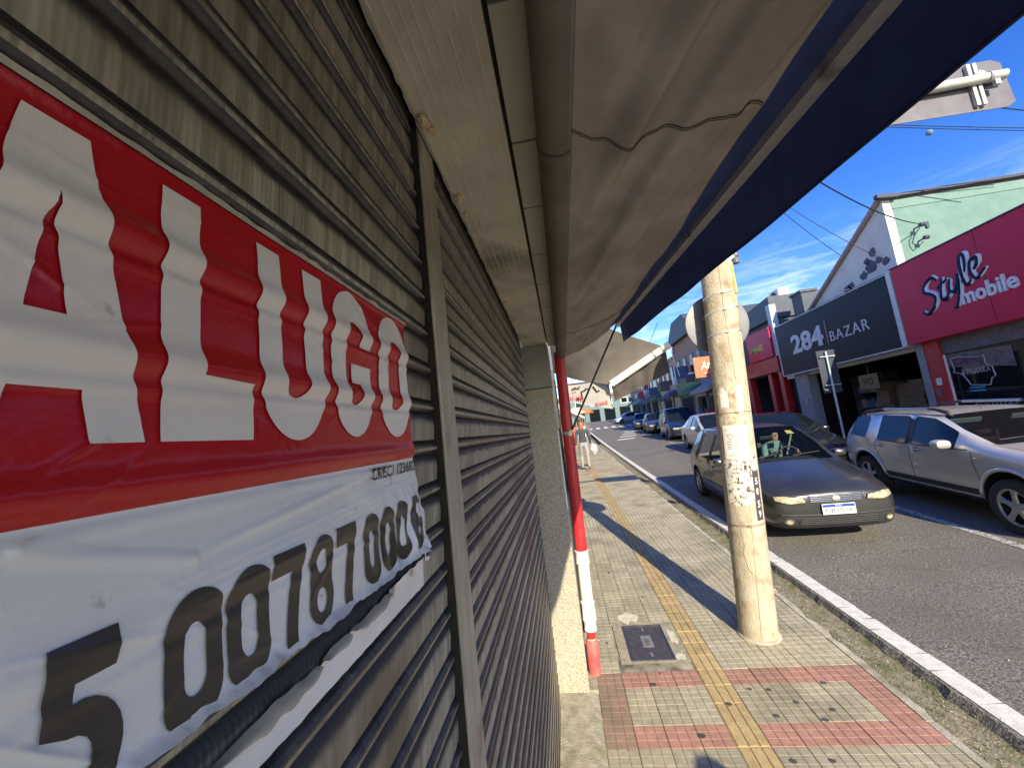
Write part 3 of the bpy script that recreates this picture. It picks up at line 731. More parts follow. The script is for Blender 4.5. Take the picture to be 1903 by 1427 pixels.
def seven(a, w=.15): return [[(a, NT), (a + w, NT), (a + w, NT - .06), (a + w * .72, NB), (a + w * .36, NB), (a + w * .64, NT - .078), (a, NT - .078)]]
def eight(c, w=.145):
    return [arc(c, NT - .085, w * .49, .085, -25, 205, 18) + arc(c, NB + .09, w * .5, .09, 150, 390, 20), arc(c, NT - .095, w * .22, .045, 0, 360, 12), arc(c, NB + .085, w * .22, .045, 0, 360, 12)]
five = [[(.642, NT), (.758, NT), (.758, NT - .08), (.688, NT - .08), (.685, NT - .115)] + arc(.690, NB + .105, .085, .105, 80, -150, 16) + [(.612, NB + .09), (.655, NB + .085)] + arc(.682, NB + .105, .040, .045, -150, 90, 10) + [(.642, NB + .17), (.640, NT - .02)]]
six = lambda c, w=.15: [arc(c, NT - .085, w * .5, .085, 20, 180, 14) + arc(c, NB + .085, w * .5, .085, 180, 360, 14) + arc(c + .01, NB + .12, w * .42, .07, 0, 120, 8) + [(c - w * .24, NT - .09)] + arc(c, NT - .085, w * .2, .045, 180, 20, 8), arc(c, NB + .09, w * .22, .045, 0, 360, 12)]
for sh in (five, zero(.934), zero(1.105), seven(1.192), eight(1.449), seven(1.54), zero(1.842, .148), zero(2.013, .145), zero(2.19, .14), six(2.375)):
    ban_shape(sh, vinyl_black, 'numeral', clip=cl, dx=.02, dy=.010)
tv, tf = text_poly('CRECI 123682', 1.0, .018)
w = max(v[0] for v in tv); h = max(v[1] for v in tv)
b = MB(); b.add([ban(1.905 + v[0] / w * .575, -.152 + v[1] / h * .064, .0032) for v in tv], tf)
o = b.build('licence_number', ink, banner, fix=False)
# ends of the numerals left on the hanging strip
for (c, w, z0) in ((1.82, .13, -.80), (2.02, .07, -.79), (2.28, .06, -.79)):
    P = [sp_(a, q - .02, .006) for a, q in arc(c, strip_top(c) + .02, w * .4, .045, 180, 360, 12)]; b = MB(); b.add(P, [tuple(range(len(P)))]); b.build('numeral_end', vinyl_back, banner)
# flag of tape at the right edge
b = MB(); b.grid(lambda u, t: (-SB + .004 + .003 * math.sin(u * 5), SB * (2.52 + .11 * u), CZ + SB * (-.60 - .14 * t)), linspace(0, 1, 6), linspace(0, 1, 6)); b.build('tape_end', vinyl_white, banner)
b = MB(); b.grid(lambda u, t: (-SB + .0052 + .003 * math.sin(u * 5), SB * (2.525 + .10 * u), CZ + SB * (-.665 - .05 * t)), linspace(0, 1, 6), linspace(0, 1, 4)); b.build('tape_mark', ink, banner)

# ------------------------------------------------------------------ awning over the pavement
aw = empty('awning', (.1, 1.6, CZ + .6), 'beige canvas drop-arm awning with front edge tinted navy for sky haze, hanging over the closed shop', 'awning')
Y_A0, Y_A1 = -4.2, 3.28
TC, TR_ = (.066, CZ + .645), .043
def bar_z(y): return CZ + .555 + .0885 * (y - .1) if y > -1 else CZ + .555 - .0885 * 1.1 + .02 * (y + 1)
b = MB(); b.tube([(TC[0], y, TC[1]) for y in linspace(Y_A0, Y_A1, 30)], TR_, 28); b.build('roller_tube', awning_m, aw, smooth='auto')
for ysm in (-1.0, .80, 2.55):
    b = MB(); b.lathe([(TR_ + .0012, -.004), (TR_ + .0022, -.002), (TR_ + .0022, .002), (TR_ + .0012, .004)], (TC[0], ysm, TC[1]), 'Y', 28); b.build('tube_seam', seam_m, aw, smooth=True)
b = MB(); b.tube([(TC[0], Y_A1, TC[1]), (TC[0], Y_A1 + .02, TC[1])], .05, 20); b.build('tube_end', steel_dark, aw)
XB = .571
def canvas(u, y, off=0):
    x0, z0 = TC[0] + .028, TC[1] - .035; x1, z1 = XB - .012, bar_z(y) + .012
    x = x0 + (x1 - x0) * u; z = z0 + (z1 - z0) * u
    m = math.sin(PI * u)
    ph = (x - .25) + .20 * (y - 1.5)          # folds run diagonally from tube to bar
    z -= .030 * m
    rdg = 0.0
    for k, (sc, am) in enumerate(((8, .036), (17, .014), (37, .004))):
        q = noise.noise((ph * sc, y * .5 + k * 3.1, 1 + k)); rdg += am * .55 * math.sin(4.5 * q + 1.2 + k)
    z -= min(1, m * 1.3) * rdg * (.45 + .55 * min(1, max(0, (3.0 - y) / 1.6)))
    z += .004 * noise.noise((x * 6, y * 5, 3)) * m
    return (x, y, z + off)
b = MB(); b.grid(lambda y, u: canvas(u, y), linspace(Y_A0, Y_A1 - .02, 420), linspace(0, .84, 60)); b.build('canvas', awning_m, aw, smooth=True)
b = MB(); b.grid(lambda y, u: canvas(u, y), linspace(Y_A0, Y_A1 - .02, 300), linspace(.84, 1.0, 10)); b.build('veil_tint_border', awning_veil_blue, aw, smooth=True)  # outer strip of the canvas, coloured blue for the sky veil
for ysm in (.735, 2.42, -1.0):
    pts = [canvas(u, ysm + .05 * u + .03 * math.sin(u * 7), -.003) for u in linspace(0.0, .83, 60)]
    b = MB(); b.tube(pts, .0016, 6); b.tube([(p[0], p[1] + .006, p[2]) for p in pts], .0010, 6); b.build('canvas_seam', seam_m, aw, smooth=True)
b = MB()
yy = linspace(Y_A0, Y_A1 + .02, 24)
for a, c in zip(yy[:-1], yy[1:]):
    z0, z1 = bar_z(a), bar_z(c)
    P = [(XB + dx, y, z + dz) for y, z in ((a, z0), (c, z1)) for dx, dz in ((-.017, -.014), (.017, -.014), (.017, .014), (-.017, .014))]
    b.add(P, [(0, 1, 5, 4), (1, 2, 6, 5), (2, 3, 7, 6), (3, 0, 4, 7)])
b.add([(XB + dx, Y_A1 + .02, bar_z(Y_A1 + .02) + dz) for dx, dz in ((-.017, -.014), (.017, -.014), (.017, .014), (-.017, .014))], [(0, 1, 2, 3)])
b.build('front_bar', mat('bar_alu', (0.58, 0.56, 0.56), (0.68, 0.66, 0.66), rough=.45, metal=.3, scale=20, stretch=(1, 6, 1), c3=(.22, .21, .2), scale3=14, amt3=(.6, .7)), aw)
b = MB(); b.box(XB - .02, XB + .02, Y_A1 + .02, Y_A1 + .035, bar_z(3.3) - .018, bar_z(3.3) + .018); b.build('bar_cap', white_p, aw, bevel=.004)
def valance(y, t):
    z = bar_z(y) + .008 - (.170 + .008 * noise.noise((y * 2, 1, 9))) * t
    x = XB + .021 + t * (.012 * noise.noise((y * 2.6, t * 1.2, 3)) + .008 * math.sin(y * 5.3 + 1.2 * t)) + .01 * t
    return (x, y - .03 * t * (1 if y > 3.2 else 0), z)
b = MB(); b.grid(valance, linspace(Y_A0, Y_A1 + .03, 260), linspace(0, 1, 16)); b.build('valance', awning_veil_blue, aw, smooth=True)
b = MB(); b.tube([valance(y, 1.0) for y in linspace(Y_A0, Y_A1 + .03, 160)], .0035, 6); b.build('valance_hem', awning_veil_blue, aw, smooth=True)
arm0 = (.062, 3.27, CZ - .03); arm1 = (XB - .005, 3.30, bar_z(3.3))
b = MB(); b.tube([arm0, arm1], .0085, 10); b.build('drop_arm', steel_dark, aw, smooth='auto')
b = MB(); b.obox(arm0, (.03, .05, .05), (0, .5, 0)); b.tube([(arm0[0], 3.24, arm0[2]), (arm0[0], 3.30, arm0[2])], .012, 10); b.build('arm_bracket', galv, aw)

# ------------------------------------------------------------------ drain pipe on the pillar
dp = empty('drainpipe', (.022, 3.30, gz(3.3)), 'red plastic drainpipe with a white lower length and couplings beside the granite pillar', 'drainpipe')
pr = .046
def px(z): return .040 + .022 * (z - CZ) / 1.9 * 1.0 if z > CZ - 1.65 else .018
def pipe(z1, z0, r, nm, m, n=24, cap=True):
    b = MB(); b.tube([(px(z), 3.30, z) for z in linspace(z1, z0, 6)], r, n); return b.build(nm, m, dp, smooth='auto')
pipe(CZ + .66, CZ - .98, pr, 'upper_pipe', pvc_red)
pipe(CZ - .97, CZ - 1.40, pr * .99, 'white_pipe', pvc_white)
def coupling(z1, z0, r):
    b = MB(); c = px((z0 + z1) / 2)
    b.lathe([(r - .006, z0), (r + .002, z0 + .002), (r + .003, z0 + .008), (r, z0 + .012), (r, z1 - .014), (r + .003, z1 - .010), (r + .003, z1 - .002), (r - .006, z1)], (c, 3.30, 0), 'Z', 28)
    b.build('coupling', pvc_cement, dp, smooth='auto')
coupling(CZ - .972, CZ - 1.075, pr + .006); coupling(CZ - 1.36, CZ - 1.50, pr + .006); coupling(CZ - 1.495, CZ - 1.575, pr + .001)
pipe(CZ - 1.57, CZ - 1.645, pr * .72, 'lower_pipe', pvc_red)
b = MB(); b.lathe([(pr * .78, CZ - 1.648), (pr * .82, CZ - 1.640), (pr * .78, CZ - 1.632)], (.018, 3.30, 0), 'Z', 20); b.tube([(.05, 3.27, CZ - 1.64), (.075, 3.25, CZ - 1.63)], .003, 6); b.build('wire_tie', foam_m, dp, smooth=True)
b = MB(); b.tube([(.018, 3.30, CZ - 1.64), (.018, 3.30, CZ - 1.66), (.016, 3.29, CZ - 1.80), (.014, 3.285, CZ - 1.885)], [pr * .8, pr * 1.02, pr * 1.05, pr * .95], 24); b.build('pipe_foot', pvc_red_faded, dp, smooth='auto')
b = MB(); b.lathe([(pr + .002, -.012), (pr + .004, 0), (pr + .002, .012)], (px(CZ - .03), 3.30, CZ - .03), 'Z', 24); b.build('pipe_clamp', galv, dp)

# ------------------------------------------------------------------ concrete post with its signs
PB, PT_ = Vector((1.418, 3.73, gz(3.73) - .05)), Vector((1.640, 3.75, CZ + 1.375))
PR = .146
def pole_c(z):
    t = (z - PB.z) / (PT_.z - PB.z); return PB.lerp(PT_, t)
PC, PRT = Vector((-.355, -.935, 0)), Vector((.935, -.355, 0))
def pole_p(adeg, z, off=0.0):
    c = pole_c(z); a = R(adeg); rr = PR * (1 - .03 * (z - PB.z) / 3.3) + off
    d = PC * math.cos(a) + PRT * math.sin(a)
    return Vector((c.x + d.x * rr, c.y + d.y * rr, z))
pole = empty('concrete_post', (PB.x, PB.y, gz(3.73)), 'leaning round concrete post by the kerb with paper posters and steel bands', 'post')
b = MB(); zs = linspace(PB.z, PT_.z, 60)
def polev(z, k):
    a = 360 * k / 40; p = pole_p(a, z, .0016 * noise.noise((math.cos(R(a)) * 2.5, math.sin(R(a)) * 2.5, z * 3)))
    return p
vs = [polev(z, k) for z in zs for k in range(40)]
fs = [(i * 40 + k, i * 40 + (k + 1) % 40, (i + 1) * 40 + (k + 1) % 40, (i + 1) * 40 + k) for i in range(59) for k in range(40)] + [tuple(range(59 * 40, 60 * 40))]
b.add(vs, fs); b.build('post_shaft', concrete_pole, pole, smooth='auto')
b = MB(); b.lathe([(PR + .012, gz(3.73) - .02), (PR + .02, gz(3.73) + .004), (PR + .012, gz(3.73) + .012), (PR - .01, gz(3.73) + .016)], (PB.x + .003, PB.y, 0), 'Z', 40); b.build('post_collar', kerb_m, pole, smooth=True)
def band(z, h, m, tilt=0.0, nm='steel_band'):
    b = MB(); vs = []
    for dz, off in ((-h / 2, .0005), (-h / 2, .003), (h / 2, .003), (h / 2, .0005)):
        for k in range(40): vs.append(pole_p(9 * k, z + dz + tilt * math.sin(R(9 * k)) * PR, off))
    b.add(vs, [(i * 40 + k, i * 40 + (k + 1) % 40, (i + 1) * 40 + (k + 1) % 40, (i + 1) * 40 + k) for i in range(3) for k in range(40)])
    b.obox(pole_p(10, z, .006), (.03, .012, h * 1.2), (0, 0, math.atan2(PRT.y, PRT.x)))
    b.build(nm, m, pole, smooth='auto')
bright = mat('bright_band', (.62, .6, .52), (.75, .73, .65), rough=.25, metal=.7)
band(CZ + 1.085, .016, bright, .10); band(CZ + .925, .018, bright, .10); band(CZ + .712, .014, bright, .04); band(CZ - .012, .010, mat('rusty_band', (.22, .15, .10), (.3, .22, .15), rough=.6)); band(CZ - .968, .014, MATS['rusty_band'], .02)
def pole_patch(a0, a1, z0, z1, m, nm, off=.0018, rag_=0.0, na=24, nz_=20, seed=1, parent=None, tilt=0.0):
    b = MB()
    def P(u, t):
        e = rag_ * noise.noise((u * 5, t * 1.5, seed)) + rag_ * .6 * noise.noise((u * 16, t * 4, seed + 5))
        aa = a0 + (a1 - a0) * u; aa += (rag_ * 60) * noise.noise((t * 6, seed, 2)) * (1 if u > .5 else -1) * abs(u - .5) * 2
        z = z0 + (z1 - z0) * t + e * (abs(t - .5) * 2) + tilt * (u - .5)
        return pole_p(aa, z, off)
    b.grid(P, linspace(0, 1, na), linspace(0, 1, nz_)); return b.build(nm, m, parent or pole, smooth=True)
pole_patch(-52, 60, CZ - .80, CZ - .40, paper_rag, 'torn_paper', .0012, .06, seed=3)
pole_patch(-58, 38, CZ - .16, CZ + .22, mat('paste_stain', (.33, .26, .17), (.5, .44, .34), rough=.9, scale=24, contrast=(.42, .58), c3=(.22, .15, .09), scale3=14), 'paste_stain', .0008, .09, seed=8)
pole_patch(-40, -12, CZ + .04, CZ + .19, paper_w, 'torn_paper', .0016, .05, seed=21)
pole_patch(16, 34, CZ - .02, CZ + .20, paper_w, 'torn_paper', .0016, .05, seed=31)
poster = pole_patch(-43, 37, CZ - .415, CZ - .122, paper_w, 'poster', .0034, .004, seed=12, tilt=-.012)
# faint unreadable print on the poster
b = MB(); rr_ = random.Random(5)
def pbar(u0, u1, t0, t1):
    q = [pole_p(-43 + 80 * u, CZ - .415 + .293 * t - .012 * (u - .5), .0042) for u, t in ((u0, t0), ((u0 + u1) / 2, t0), (u1, t0), (u1, t1), ((u0 + u1) / 2, t1), (u0, t1))]
    b.add(q, [(0, 1, 4, 5), (1, 2, 3, 4)])
for (x0, x1, y0, y1, st) in ((.16, .42, .30, .74, .05), (.46, .62, .20, .82, .045), (.66, .90, .34, .86, .035), (.22, .84, .08, .16, .03), (.10, .55, .84, .90, .04)):
    y = y0
    while y < y1:
        x = x0
        while x < x1:
            w_ = rr_.uniform(.02, .07)
            if rr_.random() < .75: pbar(x, min(x1, x + w_), y, y + st * rr_.uniform(.3, .6))
            x += w_ + .012
        y += st
b.build('poster_print', ink_soft, poster, fix=False)
tg = pole_patch(36, 62, CZ - .93, CZ - .52, mat('sticker_black', (.035, .033, .04), (.06, .055, .06), rough=.6), 'black_sticker', .0026, .01, seed=40)
def pole_text(txt, a, z, hgt, m, nm, par, wid=10, off=.0040):
    tv, tf = text_poly(txt, 1.0, .02); w = max(v[0] for v in tv); h = max(v[1] for v in tv)
    b = MB(); b.add([pole_p(a + v[0] / w * wid, z + v[1] / h * hgt, off) for v in tv], tf); b.build(nm, m, par, fix=False)
for tx, z in (('5', -.635), ('@', -.72), ('5', -.825), ('9', -.905)): pole_text(tx, 43, CZ + z, .055, white_p, 'sticker_letter', tg)
for tx, a, z in (('0', 14, -.69), ('7', -14, -.62), ('R', 12, -.52), ('L', 30, -.52)): pole_text(tx, a, CZ + z, .05, ink, 'paper_letter', pole, 9, .0032)
# mould seam and cracks
def pole_crack(pts, r, m):
    b = MB(); P = []
    for i in range(len(pts) - 1):
        for t in linspace(0, 1, 14)[:-1]:
            a = pts[i][0] + (pts[i + 1][0] - pts[i][0]) * t; z = pts[i][1] + (pts[i + 1][1] - pts[i][1]) * t
            P.append(pole_p(a + 2.2 * noise.noise((z * 12, a * .05, 2)), z, -.0006))
    b.tube(P, r, 5); b.build('crack', m, pole)
pole_crack([(4, CZ + 1.36), (10, CZ + .7), (20, CZ + .22)], .0022, crack_m); pole_crack([(14, CZ - .97), (8, CZ - 1.5), (4, CZ - 1.88)], .0018, crack_m)
pole_crack([(-22, CZ - 1.0), (-14, CZ - 1.12), (-20, CZ - 1.2), (-8, CZ - 1.32), (2, CZ - 1.36)], .0022, crack_m); pole_crack([(16, CZ - .75), (16, CZ - .96)], .002, MATS['rusty_band'])
b = MB(); b.obox(pole_p(62, CZ + 1.2, .001), (.02, .02, .27), (0, 0, .2)); b.build('yellow_strap', mat('yellow_strap', (.55, .42, .05), rough=.6), pole)
# round traffic sign seen from behind
ds = empty('round_sign', (1.63, 3.93, CZ + .86), 'round grey traffic sign plate seen from behind, strapped to the concrete post', 'traffic sign')
b = MB(); b.lathe([(0, .0), (.27, 0), (.295, .004), (.30, .012), (.295, .014), (.27, .005), (0, .004)], (1.63, 3.925, CZ + .865), 'Y', 48); b.build('sign_plate', alu_grey, ds, smooth='auto')
b = MB(); b.box(1.50, 1.76, 3.90, 3.922, CZ + .915, CZ + .935); b.box(1.50, 1.76, 3.90, 3.922, CZ + .70, CZ + .72); b.build('mounting_rail', galv, ds)
# overhead arm and plate
oh = empty('overhead_sign', (1.66, 3.75, CZ + 1.37), 'grey rectangular overhead sign plate on a white pipe arm above the street', 'traffic sign')
pts = [(1.655, 3.75, CZ + 1.2), (1.66, 3.75, CZ + 2.30)] + [(1.66 + .45 * (1 - math.cos(R(a))), 3.72, CZ + 2.30 + .45 * math.sin(R(a))) for a in range(10, 91, 10)] + [(4.34, 3.68, CZ + 2.735)]
b = MB(); b.tube(pts, .042, 18); b.build('pipe_arm', mat('pipe_white', (.52, .54, .50), (.66, .67, .62), rough=.45, metal=.3, scale=10), oh, smooth='auto')
b = MB(); p = [(2.95, 2.50)] + [(4.36, 2.455), (4.43, 2.50), (4.40, 2.90), (4.33, 2.945), (2.95, 2.95)]
b.prism([(x, CZ + z) for x, z in p], 3.735, 3.742, 'Y'); b.build('sign_plate', mat('plate_back', (.085, .08, .10), (.12, .115, .135), rough=.55, metal=.1, scale=5), oh)
for xx in (3.1, 4.14):
    b = MB(); b.box(xx - .05, xx - .02, 3.70, 3.733, CZ + 2.50, CZ + 2.92); b.box(xx + .0, xx + .03, 3.70, 3.733, CZ + 2.50, CZ + 2.92); b.build('bracket', galv, oh)
    b = MB(); b.lathe([(.044, -.012), (.049, -.012), (.049, .012), (.044, .012)], (xx + .07, 3.68, CZ + 2.735), 'X', 18); b.obox((xx + .10, 3.66, CZ + 2.66), (.04, .03, .05), (0, 0, 0)); b.obox((xx + .04, 3.70, CZ + 2.80), (.05, .03, .04), (0, .5, 0)); b.build('clamp', galv, oh)
ins = empty('cable_clamp', (1.79, 3.72, CZ + 1.40), 'small white and grey cable clamp at the top of the concrete post', 'clamp')
b = MB(); b.obox((1.71, 3.70, CZ + 1.40), (.16, .05, .035), (0, -.5, 0)); b.build('clamp_arm', white_p, ins)
b = MB(); b.lathe([(.0, -.05), (.03, -.05), (.035, -.02), (.022, 0), (.035, .02), (.03, .05), (0, .05)], (1.80, 3.70, CZ + 1.415), 'Z', 14); b.build('insulator', alu_grey, ins, smooth='auto')

# ------------------------------------------------------------------ inspection cover
cv = empty('inspection_cover', (.48, 3.68, gz(3.68)), 'dark ribbed cast iron inspection cover set in the grey pavement tiles', 'manhole cover')
b = MB(); cx0, cx1, cy0, cy1 = .315, .662, 3.435, 3.945
b.box(cx0, cx1, cy0, cy1, gz(3.69) - .02, gz(3.69) + .003, SLOPE); b.build('cover_plate', iron, cv)
b = MB()
for (x0, x1, y0, y1) in ((cx0, cx1, cy0, cy0 + .014), (cx0, cx1, cy1 - .014, cy1), (cx0, cx0 + .014, cy0 + .016, cy1 - .016), (cx1 - .014, cx1, cy0 + .016, cy1 - .016)):
    b.box(x0, x1, y0, y1, gz((y0 + y1) / 2) + .0025, gz((y0 + y1) / 2) + .009, SLOPE)
b.build('cover_rim', iron, cv)
b = MB(); k = -1.0
while k < 1.2:                       # diagonal ribs, clipped to the plate and to the name field
    seg = []
    for t in linspace(0, 1, 60):
        x = cx0 + .02 + t * (cx1 - cx0 - .04); y = cy0 + k * .5 + (x - cx0) * 1.15
        ok = cy0 + .02 < y < cy1 - .02 and not (.435 < x < .545 and 3.60 < y < 3.79)
        if ok: seg.append((x, y))
        if (not ok or t == 1) and len(seg) > 1:
            (xa, ya), (xb, yb) = seg[0], seg[-1]
            w = .0035; b.add([(xa - w, ya + w, gz(ya) + .003), (xa + w, ya - w, gz(ya) + .003), (xb + w, yb - w, gz(yb) + .003), (xb - w, yb + w, gz(yb) + .003),
                              (xa, ya + .001, gz(ya) + .0075), (xb, yb - .001, gz(yb) + .0075)], [(0, 4, 5, 3), (1, 2, 5, 4), (0, 1, 4), (2, 3, 5)])
        if not ok: seg = []
    k += .045
tag(b.build('cover_ribs', iron, cv), kind='stuff')
b = MB(); b.box(.445, .535, 3.61, 3.78, gz(3.695) + .0032, gz(3.695) + .0065, SLOPE); b.build('name_field', mat('worn_iron', (.20, .19, .16), (.30, .285, .24), rough=.5, metal=.4, scale=20), cv)
for (x, y) in ((.49, 3.51), (.49, 3.88)):
    b = MB(); b.box(x - .008, x + .008, y - .022, y + .022, gz(y) + .003, gz(y) + .008, SLOPE); b.build('lift_slot', MATS['worn_iron'], cv)
b = MB()
for i in range(5): b.box(.475, .505, 3.635 + i * .026, 3.648 + i * .026, gz(3.69) + .006, gz(3.69) + .0085, SLOPE)
b.build('raised_marks', iron, cv)

# ------------------------------------------------------------------ cars (local frame: nose towards -Y, ground at z = 0)
def paint(name, c, metal=.55, rough=.32, dust=None):
    return mat(name, tuple(x * .92 for x in c), c, rough=rough, metal=metal, scale=3, coat=.6, c3=dust, scale3=1.5, amt3=(.4, .8)) if dust else mat(name, tuple(x * .94 for x in c), c, rough=rough, metal=metal, scale=3, coat=.8)

def car_shell(st, seg, wheels, ra, mats, t, wide=.5):
    """st: stations (y, zb, 7 x (x, z)) front to back; seg: per gap (side code, top code)  p paint, g glass, t trim"""
    n = len(st); code = {'p': 0, 'g': 1, 't': 2}
    vs = []
    for (y, zb, *pt) in st:
        half = [(pt[0][0] * .9, zb)] + list(pt)             # bottom edge .. roof centre
        ring = [(0, zb)] + half + [(-x, z) for x, z in half[-2::-1]]
        vs += [(x, y, z) for x, z in ring]
    m = len(vs) // n; fs = []; mi = []
    for i in range(n - 1):
        sc_, tcode = seg[i]
        for k in range(m):
            k2 = (k + 1) % m
            fs.append((i * m + k, i * m + k2, (i + 1) * m + k2, (i + 1) * m + k))
            kk = k if k < m // 2 else m - 1 - k
            c = 'p'
            if kk == 4: c = sc_
            if kk in (6, 7): c = tcode
            if kk in (0, 1): c = 't'
            mi.append(code[c])
    fs += [tuple(range(m - 1, -1, -1)), tuple(range((n - 1) * m, n * m))]; mi += [0, 0]
    me = bpy.data.meshes.new('shell'); me.from_pydata(vs, [], fs)
    for q in mats: me.materials.append(q)
    for p, k in zip(me.polygons, mi): p.material_index = k
    bm = bmesh.new(); bm.from_mesh(me); bmesh.ops.recalc_face_normals(bm, faces=bm.faces)
    cl_ = bm.edges.layers.float.new('crease_edge'); vc_ = bm.verts.layers.float.new('crease_vert')
    for e in bm.edges:
        fm = [f.material_index for f in e.link_faces]
        if len(fm) == 2 and fm[0] != fm[1] and 1 in fm:
            e[cl_] = 1.0
            for v in e.verts:
                if abs(v.co.x) > .5: v[vc_] = .62
    bm.to_mesh(me); bm.free()
    o = bpy.data.objects.new('shell', me); COL.objects.link(o)
    sub = o.modifiers.new('s', 'SUBSURF'); sub.levels = 3; sub.render_levels = 3
    cut = MB()
    for (yw, rw) in wheels:
        for sgn in (-1, 1):
            c = MB(); P = []
            for x in (wide, 1.15):
                for k in range(36):
                    a = 2 * PI * k / 36; P.append((sgn * x, yw + ra * math.cos(a), rw + .02 + ra * math.sin(a)))
            cut.add(P, [tuple(range(36)), tuple(range(71, 35, -1))] + [(k, (k + 1) % 36, 36 + (k + 1) % 36, 36 + k) for k in range(36)])
    cme = cut.mesh('cut', [black_in]); bm = bmesh.new(); bm.from_mesh(cme); bmesh.ops.recalc_face_normals(bm, faces=bm.faces); bm.to_mesh(cme); bm.free()
    co = bpy.data.objects.new('cut', cme); COL.objects.link(co)
    bo = o.modifiers.new('b', 'BOOLEAN'); bo.object = co; bo.operation = 'DIFFERENCE'; bo.solver = 'EXACT'; bo.material_mode = 'TRANSFER'
    bpy.context.view_layer.update()
    dg = bpy.context.evaluated_depsgraph_get()
    full = bpy.data.meshes.new_from_object(o.evaluated_get(dg))
    bpy.data.objects.remove(o); bpy.data.objects.remove(co)
    bm = bmesh.new(); bm.from_mesh(full); bvh = BVHTree.FromBMesh(bm); bm.free()
    gi = 1
    return full, bvh, gi

def split_glass(full, gi, body_name, t, glass_for):
    bm = bmesh.new(); bm.from_mesh(full); bm.faces.ensure_lookup_table()
    gl = [f for f in bm.faces if f.material_index == gi]; seen = set(); isl = []
    gs = set(f.index for f in gl)
    for f in gl:
        if f.index in seen: continue
        st_ = [f]; seen.add(f.index); grp = []
        while st_:
            q = st_.pop(); grp.append(q)
            for e in q.edges:
                for h in e.link_faces:
                    if h.index in gs and h.index not in seen: seen.add(h.index); st_.append(h)
        isl.append(grp)
    for grp in isl:
        nn = sum((f.normal * f.calc_area() for f in grp), Vector()).normalized()
        nm = 'windscreen' if nn.y < -.35 and abs(nn.x) < .5 else 'rear_window' if nn.y > .35 and abs(nn.x) < .5 else 'side_window'
        ids = {}; vs = []; fs = []
        for f in grp:
            q = []
            for v in f.verts:
                if v.index not in ids: ids[v.index] = len(vs); vs.append(tuple(v.co - v.normal * .004))
                q.append(ids[v.index])
            fs.append(q)
        b = MB(); b.add(vs, fs); b.build(nm, glass_for(nm), t, smooth=True, local=True)
    bmesh.ops.delete(bm, geom=gl, context='FACES')
    bm.to_mesh(full); bm.free()
    full.polygons.foreach_set('use_smooth', [True] * len(full.polygons)); full.set_sharp_from_angle(angle=R(40))
    o = bpy.data.objects.new('body', full); COL.objects.link(o); o.parent = t
    return o

def drape(bvh, loops, d, t, name, m, off=.006, step=.03, parent=None, smooth=True):
    """flat outline laid on the body. d: 'F' (x, z seen from the front), 'L' / 'R' (y, z seen from a side), 'T' (x, y from above)"""
    vs, fs = fill_loops(loops); vs, fs = slice2d(vs, fs, step, step); P = []
    last = None
    for a, c in vs:
        if d == 'F': o_, dr = Vector((a, -4, c)), Vector((0, 1, 0))
        elif d == 'B': o_, dr = Vector((a, 4, c)), Vector((0, -1, 0))
        elif d == 'L': o_, dr = Vector((-3, a, c)), Vector((1, 0, 0))
        elif d == 'R': o_, dr = Vector((3, a, c)), Vector((-1, 0, 0))
        else: o_, dr = Vector((a, c, 4)), Vector((0, 0, -1))
        h, nrm, *_ = bvh.ray_cast(o_, dr)
        if h is None: h = (o_ + dr * (o_ - last).dot(-dr)) if last is not None else o_ + dr * 2
        last = h
        P.append(h - dr * off)
    b = MB(); b.add(P, fs); return b.build(name, m, parent or t, smooth=smooth, local=True)
def drape_line(bvh, pts, d, t, name, m, r=.004, off=0.0, n=14):
    P = []
    for i in range(len(pts) - 1):
        for q in linspace(0, 1, n)[: (n if i == len(pts) - 2 else n - 1)]:
            a = pts[i][0] + (pts[i + 1][0] - pts[i][0]) * q; c = pts[i][1] + (pts[i + 1][1] - pts[i][1]) * q
            o_, dr = {'F': (Vector((a, -4, c)), Vector((0, 1, 0))), 'L': (Vector((-3, a, c)), Vector((1, 0, 0))), 'R': (Vector((3, a, c)), Vector((-1, 0, 0))), 'T': (Vector((a, c, 4)), Vector((0, 0, -1)))}[d]
            h, *_ = bvh.ray_cast(o_, dr)
            if h is not None: P.append(h - dr * off)
    if len(P) > 1:
        b = MB(); b.tube(P, r, 6); return b.build(name, m, t, smooth=True, local=True)

